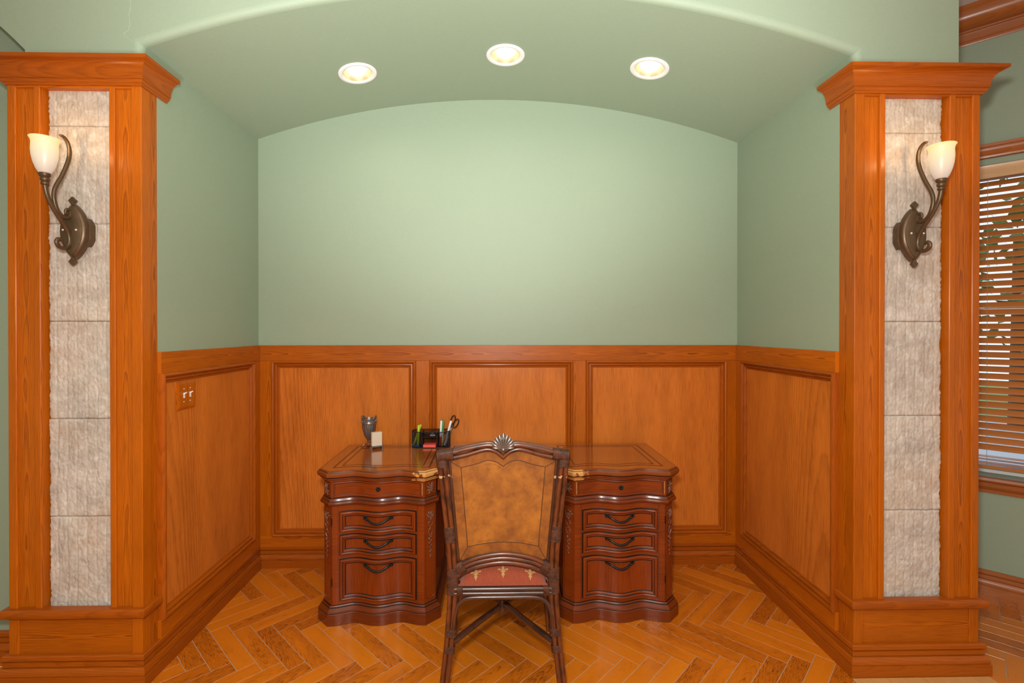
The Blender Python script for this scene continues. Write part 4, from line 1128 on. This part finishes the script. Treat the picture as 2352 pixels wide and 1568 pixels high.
nb = thing('paper_block', 'cream square block on a small dark footed stand beside the urn', 'block', (-.690, 2.862, ZT), rad(27))
mb = MB(); mb.box(-.030, .030, -.016, .016, .0165, .096); mb.build('block', M['paper'], nb, bevel=.003)
mb = MB(); mb.box(-.036, .036, -.020, .020, .010, .0163)
for a in (-.030, .030):
    for b in (-.015, .015): mb.tube([(a, b, .012), (a * 1.08, b * 1.1, .006), (a * 1.0, b, .0), ], [.005, .0042, .005], 8)
mb.tube([(-.036, -.021, .0132), (.036, -.021, .0132)], .0028, 6)
lab(mb.build('stand', M['pewter_dk'], nb), 'dark footed stand')

og = thing('desk_organizer', 'black wire mesh desk organizer holding pens and scissors', 'desk organizer', (-.375, 2.908, ZT))
def oval(hw_, r, n=10):
    return arcpts(hw_ - r, 0, r, -90, 90, n) + arcpts(-hw_ + r, 0, r, 90, 270, n)
OV = oval(.114, .047)
def respath(p, step, closed=True):
    P = [Vector(q) for q in p] + ([Vector(p[0])] if closed else []); o = []
    for a, b in zip(P, P[1:]):
        n = max(1, round((b - a).length / step)); o += [tuple(a.lerp(b, i / n)) for i in range(n)]
    if not closed: o.append(tuple(P[-1]))
    return o
def net(name, path, z0, z1, closed):
    p = respath(path, .0042, closed); n = len(p); nz = int((z1 - z0) / .0042); mb = MB()
    V = [(a, b, z0 + (z1 - z0) * j / nz) for j in range(nz + 1) for a, b in p]
    F = [(j * n + i, j * n + (i + 1) % n, (j + 1) * n + (i + 1) % n, (j + 1) * n + i) for j in range(nz) for i in range(n if closed else n - 1)]
    mb.add(V, F); o = mb.build(name, M['black'], og)
    w = o.modifiers.new('wire', 'WIREFRAME'); w.thickness = .0018; w.use_even_offset = False; w.use_replace = True
    return o
full = [p for p in respath(OV, .004)]
side_l = [p for p in full if p[0] < -.045]; side_r = [p for p in full if p[0] > .040]
side_r = sorted(side_r, key=lambda p: math.atan2(p[1], p[0] - .06)); side_l = sorted(side_l, key=lambda p: math.atan2(p[1], p[0] + .06) % (2 * PI))
net('mesh_wall', side_l, .002, .094, False); net('mesh_wall', side_r, .002, .094, False)
net('mesh_wall', [(-.048, .046), (.043, .046)], .002, .094, False)
net('mesh_wall', [(-.048, -.046), (.043, -.046)], .066, .094, False)
net('divider', [(-.048, -.046), (-.048, .046)], .002, .094, False); net('divider', [(.043, -.046), (.043, .046)], .002, .094, False)
mb = MB()
mb.tube([(a, b, .094) for a, b in OV], .0022, 8, closed=True); mb.tube([(a, b, .002) for a, b in OV], .0020, 8, closed=True)
for x in (-.048, .043):
    mb.tube([(x, -.046, .002), (x, -.046, .094), (x, .046, .094), (x, .046, .002)], .0017, 6)
mb.tube([(-.048, -.046, .064), (.043, -.046, .064)], .0017, 6)
mb.build('wire_frame', M['black'], og)
mb = MB(); mb.prism(OV, .0005, .0018); mb.box(-.047, .042, -.044, .044, .063, .0645); mb.build('tray', M['black'], og)
OX, OY = -.375, 2.908
def pen(name, label, cat, p0, p1, r, mats, grp=None, split=.7, part='cap'):
    """a pen from p0 (low end) to p1 (top) with a cap part"""
    a = Vector((OX, OY, ZT)) + Vector(p0); b = Vector((OX, OY, ZT)) + Vector(p1); t = thing(name, label, cat, a, group=grp); d = b - a
    mb = MB(); mb.tube([(0, 0, 0), d * .04, d * split], [r * .6, r, r], 10); mb.build('barrel', mats[0], t)
    mb = MB(); mb.tube([d * split, d * .97, d], [r * 1.12, r * 1.12, r * .8], 10); mb.build(part, mats[1], t)
    return t
pen('highlighter', 'lime highlighter standing upright at the left end of the organizer', 'highlighter', (-.078, -.012, .009), (-.072, -.008, .128), .0078, (M['lime'], M['lime']))
pen('highlighter', 'lime highlighter leaning in the left end of the organizer', 'highlighter', (-.103, -.012, .011), (-.063, .010, .128), .0070, (M['lime'], M['lime']))
e = thing('eraser', 'small blue object lying in the left end of the organizer', 'eraser', (OX - .080, OY - .022, ZT + .0052)); mb = MB(); mb.box(-.016, .016, -.008, .008, -.003, .008); mb.build('body', M['blue_p'], e, bevel=.002)
pd = thing('sticky_notes', 'coral sticky note pad in the middle slot of the organizer', 'note pad', (OX - .005, OY - .012, ZT + .002)); mb = MB(); mb.box(-.037, .037, -.030, .030, 0, .016); mb.build('sheets', M['pink'], pd, bevel=.0008)
pc = thing('binder_clip', 'grey clip on the middle tray of the organizer', 'clip', (OX + .012, OY - .024, ZT + .0650)); mb = MB(); mb.box(-.015, .015, -.006, .006, .001, .010); mb.tube([(-.01, -.004, .010), (-.004, -.004, .018), (.004, -.004, .018), (.01, -.004, .010)], .0011, 6); mb.build('body', M['silver_p'], pc, bevel=.001)
pen('marker', 'white marker with red lower end in the right of the organizer', 'marker', (.055, -.018, .006), (.063, -.016, .156), .0060, (M['red_p'], M['plastic']), split=.38)
pen('marker', 'green capped marker beside the white marker in the organizer', 'marker', (.068, -.006, .006), (.0725, -.002, .158), .0062, (M['plastic'], M['green_p']), split=.55)
pen('pencil', 'short orange pencil leaning in the right of the organizer', 'pencil', (.066, -.030, .007), (.088, -.020, .075), .0042, (M['orange_p'], M['orange_p']), split=.85, part='tip')
pen('ballpoint_pen', 'clear white pen leaning beside the scissors in the organizer', 'pen', (.080, -.010, .006), (.120, .000, .152), .0062, (M['silver_p'], M['plastic']), split=.6)
s = thing('scissors', 'scissors with black handles standing in the right of the organizer', 'scissors', (OX + .083, OY + .020, ZT + .004))
mb = MB(); mb.tube([(0, 0, 0), (.020, 0, .060), (.036, 0, .108)], [(.002, .003), (.002, .009), (.002, .008)], 8); mb.tube([(.003, .004, 0), (.022, .004, .060), (.036, .004, .108)], [(.002, .003), (.002, .009), (.002, .008)], 8); mb.build('blades', M['steel'], s)
for (c, tilt) in (((.046, 0, .150), rad(20)), ((.064, .005, .128), rad(28))):
    mb = MB(); p = []
    for k in range(24):
        a = 2 * PI * k / 24; x, z = .012 * math.cos(a), .028 * math.sin(a); p.append((c[0] + x * math.cos(tilt) + z * math.sin(tilt), c[1], c[2] - x * math.sin(tilt) + z * math.cos(tilt)))
    mb.tube(p, .0036, 8, closed=True); mb.tube([(.034, c[1], .104), (c[0] - .012, c[1], c[2] - .022)], .0045, 8); lab(mb.build('handle', M['black_plastic'], s), 'black loop handle')

# ------------------------------------------------------------------ light
W = bpy.data.worlds.new('World'); SC.world = W; W.use_nodes = True
nt = W.node_tree; bg = nt.nodes['Background']
tc = nt.nodes.new('ShaderNodeTexCoord'); sp = nt.nodes.new('ShaderNodeSeparateXYZ'); nt.links.new(tc.outputs['Generated'], sp.inputs[0])
mr = nt.nodes.new('ShaderNodeMapRange'); nt.links.new(sp.outputs[1], mr.inputs[0]); mr.inputs[1].default_value = -.1; mr.inputs[2].default_value = .25
mx = nt.nodes.new('ShaderNodeMix'); mx.data_type = 'RGBA'; nt.links.new(mr.outputs[0], mx.inputs[0])
mx.inputs[6].default_value = (.50, .46, .40, 1); mx.inputs[7].default_value = (.80, .95, 1.15, 1)   # dim warm room behind, daylight in front
nt.links.new(mx.outputs[2], bg.inputs[0]); bg.inputs[1].default_value = 1.0
def lamp(name, typ, loc, e, col, rot=(0, 0, 0), **kw):
    L = bpy.data.lights.new(name, typ); L.energy = e; L.color = col
    for k, v in kw.items(): setattr(L, k, v)
    o = bpy.data.objects.new(name, L); COL.objects.link(o); o.location = loc; o.rotation_euler = rot; return o
lamp('camera_flash', 'POINT', (-.06, -.02, 1.715), 150, (1, .97, .90), shadow_soft_size=.06)
lamp('room_fill', 'AREA', (0, -.1, 3.20), 26, (1, .94, .84), shape='RECTANGLE', size=2.4, size_y=1.4)  # unseen area light added under the ceiling as fill, no fixture

ux = lamp('vault_fill', 'SPOT', (0, -.30, 1.0), 410, (.95, 1, .98), spot_size=rad(76), spot_blend=.9, shadow_soft_size=.25)  # spot added out of view behind the camera to brighten the vault
ux.rotation_euler = (Vector((0, 2.0, 3.05)) - Vector(ux.location)).to_track_quat('-Z', 'Y').to_euler()

# ------------------------------------------------------------------ camera
cam = bpy.data.cameras.new('camera'); co = bpy.data.objects.new('camera', cam); COL.objects.link(co); SC.camera = co
FPX = 1111.; cam.sensor_fit = 'HORIZONTAL'; cam.sensor_width = 36; cam.lens = 36 * FPX / 2352
pit, yaw = rad(.235), rad(1.146)
co.location = (0, 0, 1.461); co.rotation_euler = (PI / 2 - pit, 0, -yaw)
cam.shift_x = (1176 - 1156) / 2352
cam.shift_y = -(784 - 757 - FPX * math.tan(pit)) / 2352
cam.clip_start = .02
SC.view_settings.view_transform = 'Standard'; SC.view_settings.look = 'None'; SC.view_settings.gamma = 1
SC.view_settings.use_curve_mapping = False; SC.view_settings.exposure = 0.2
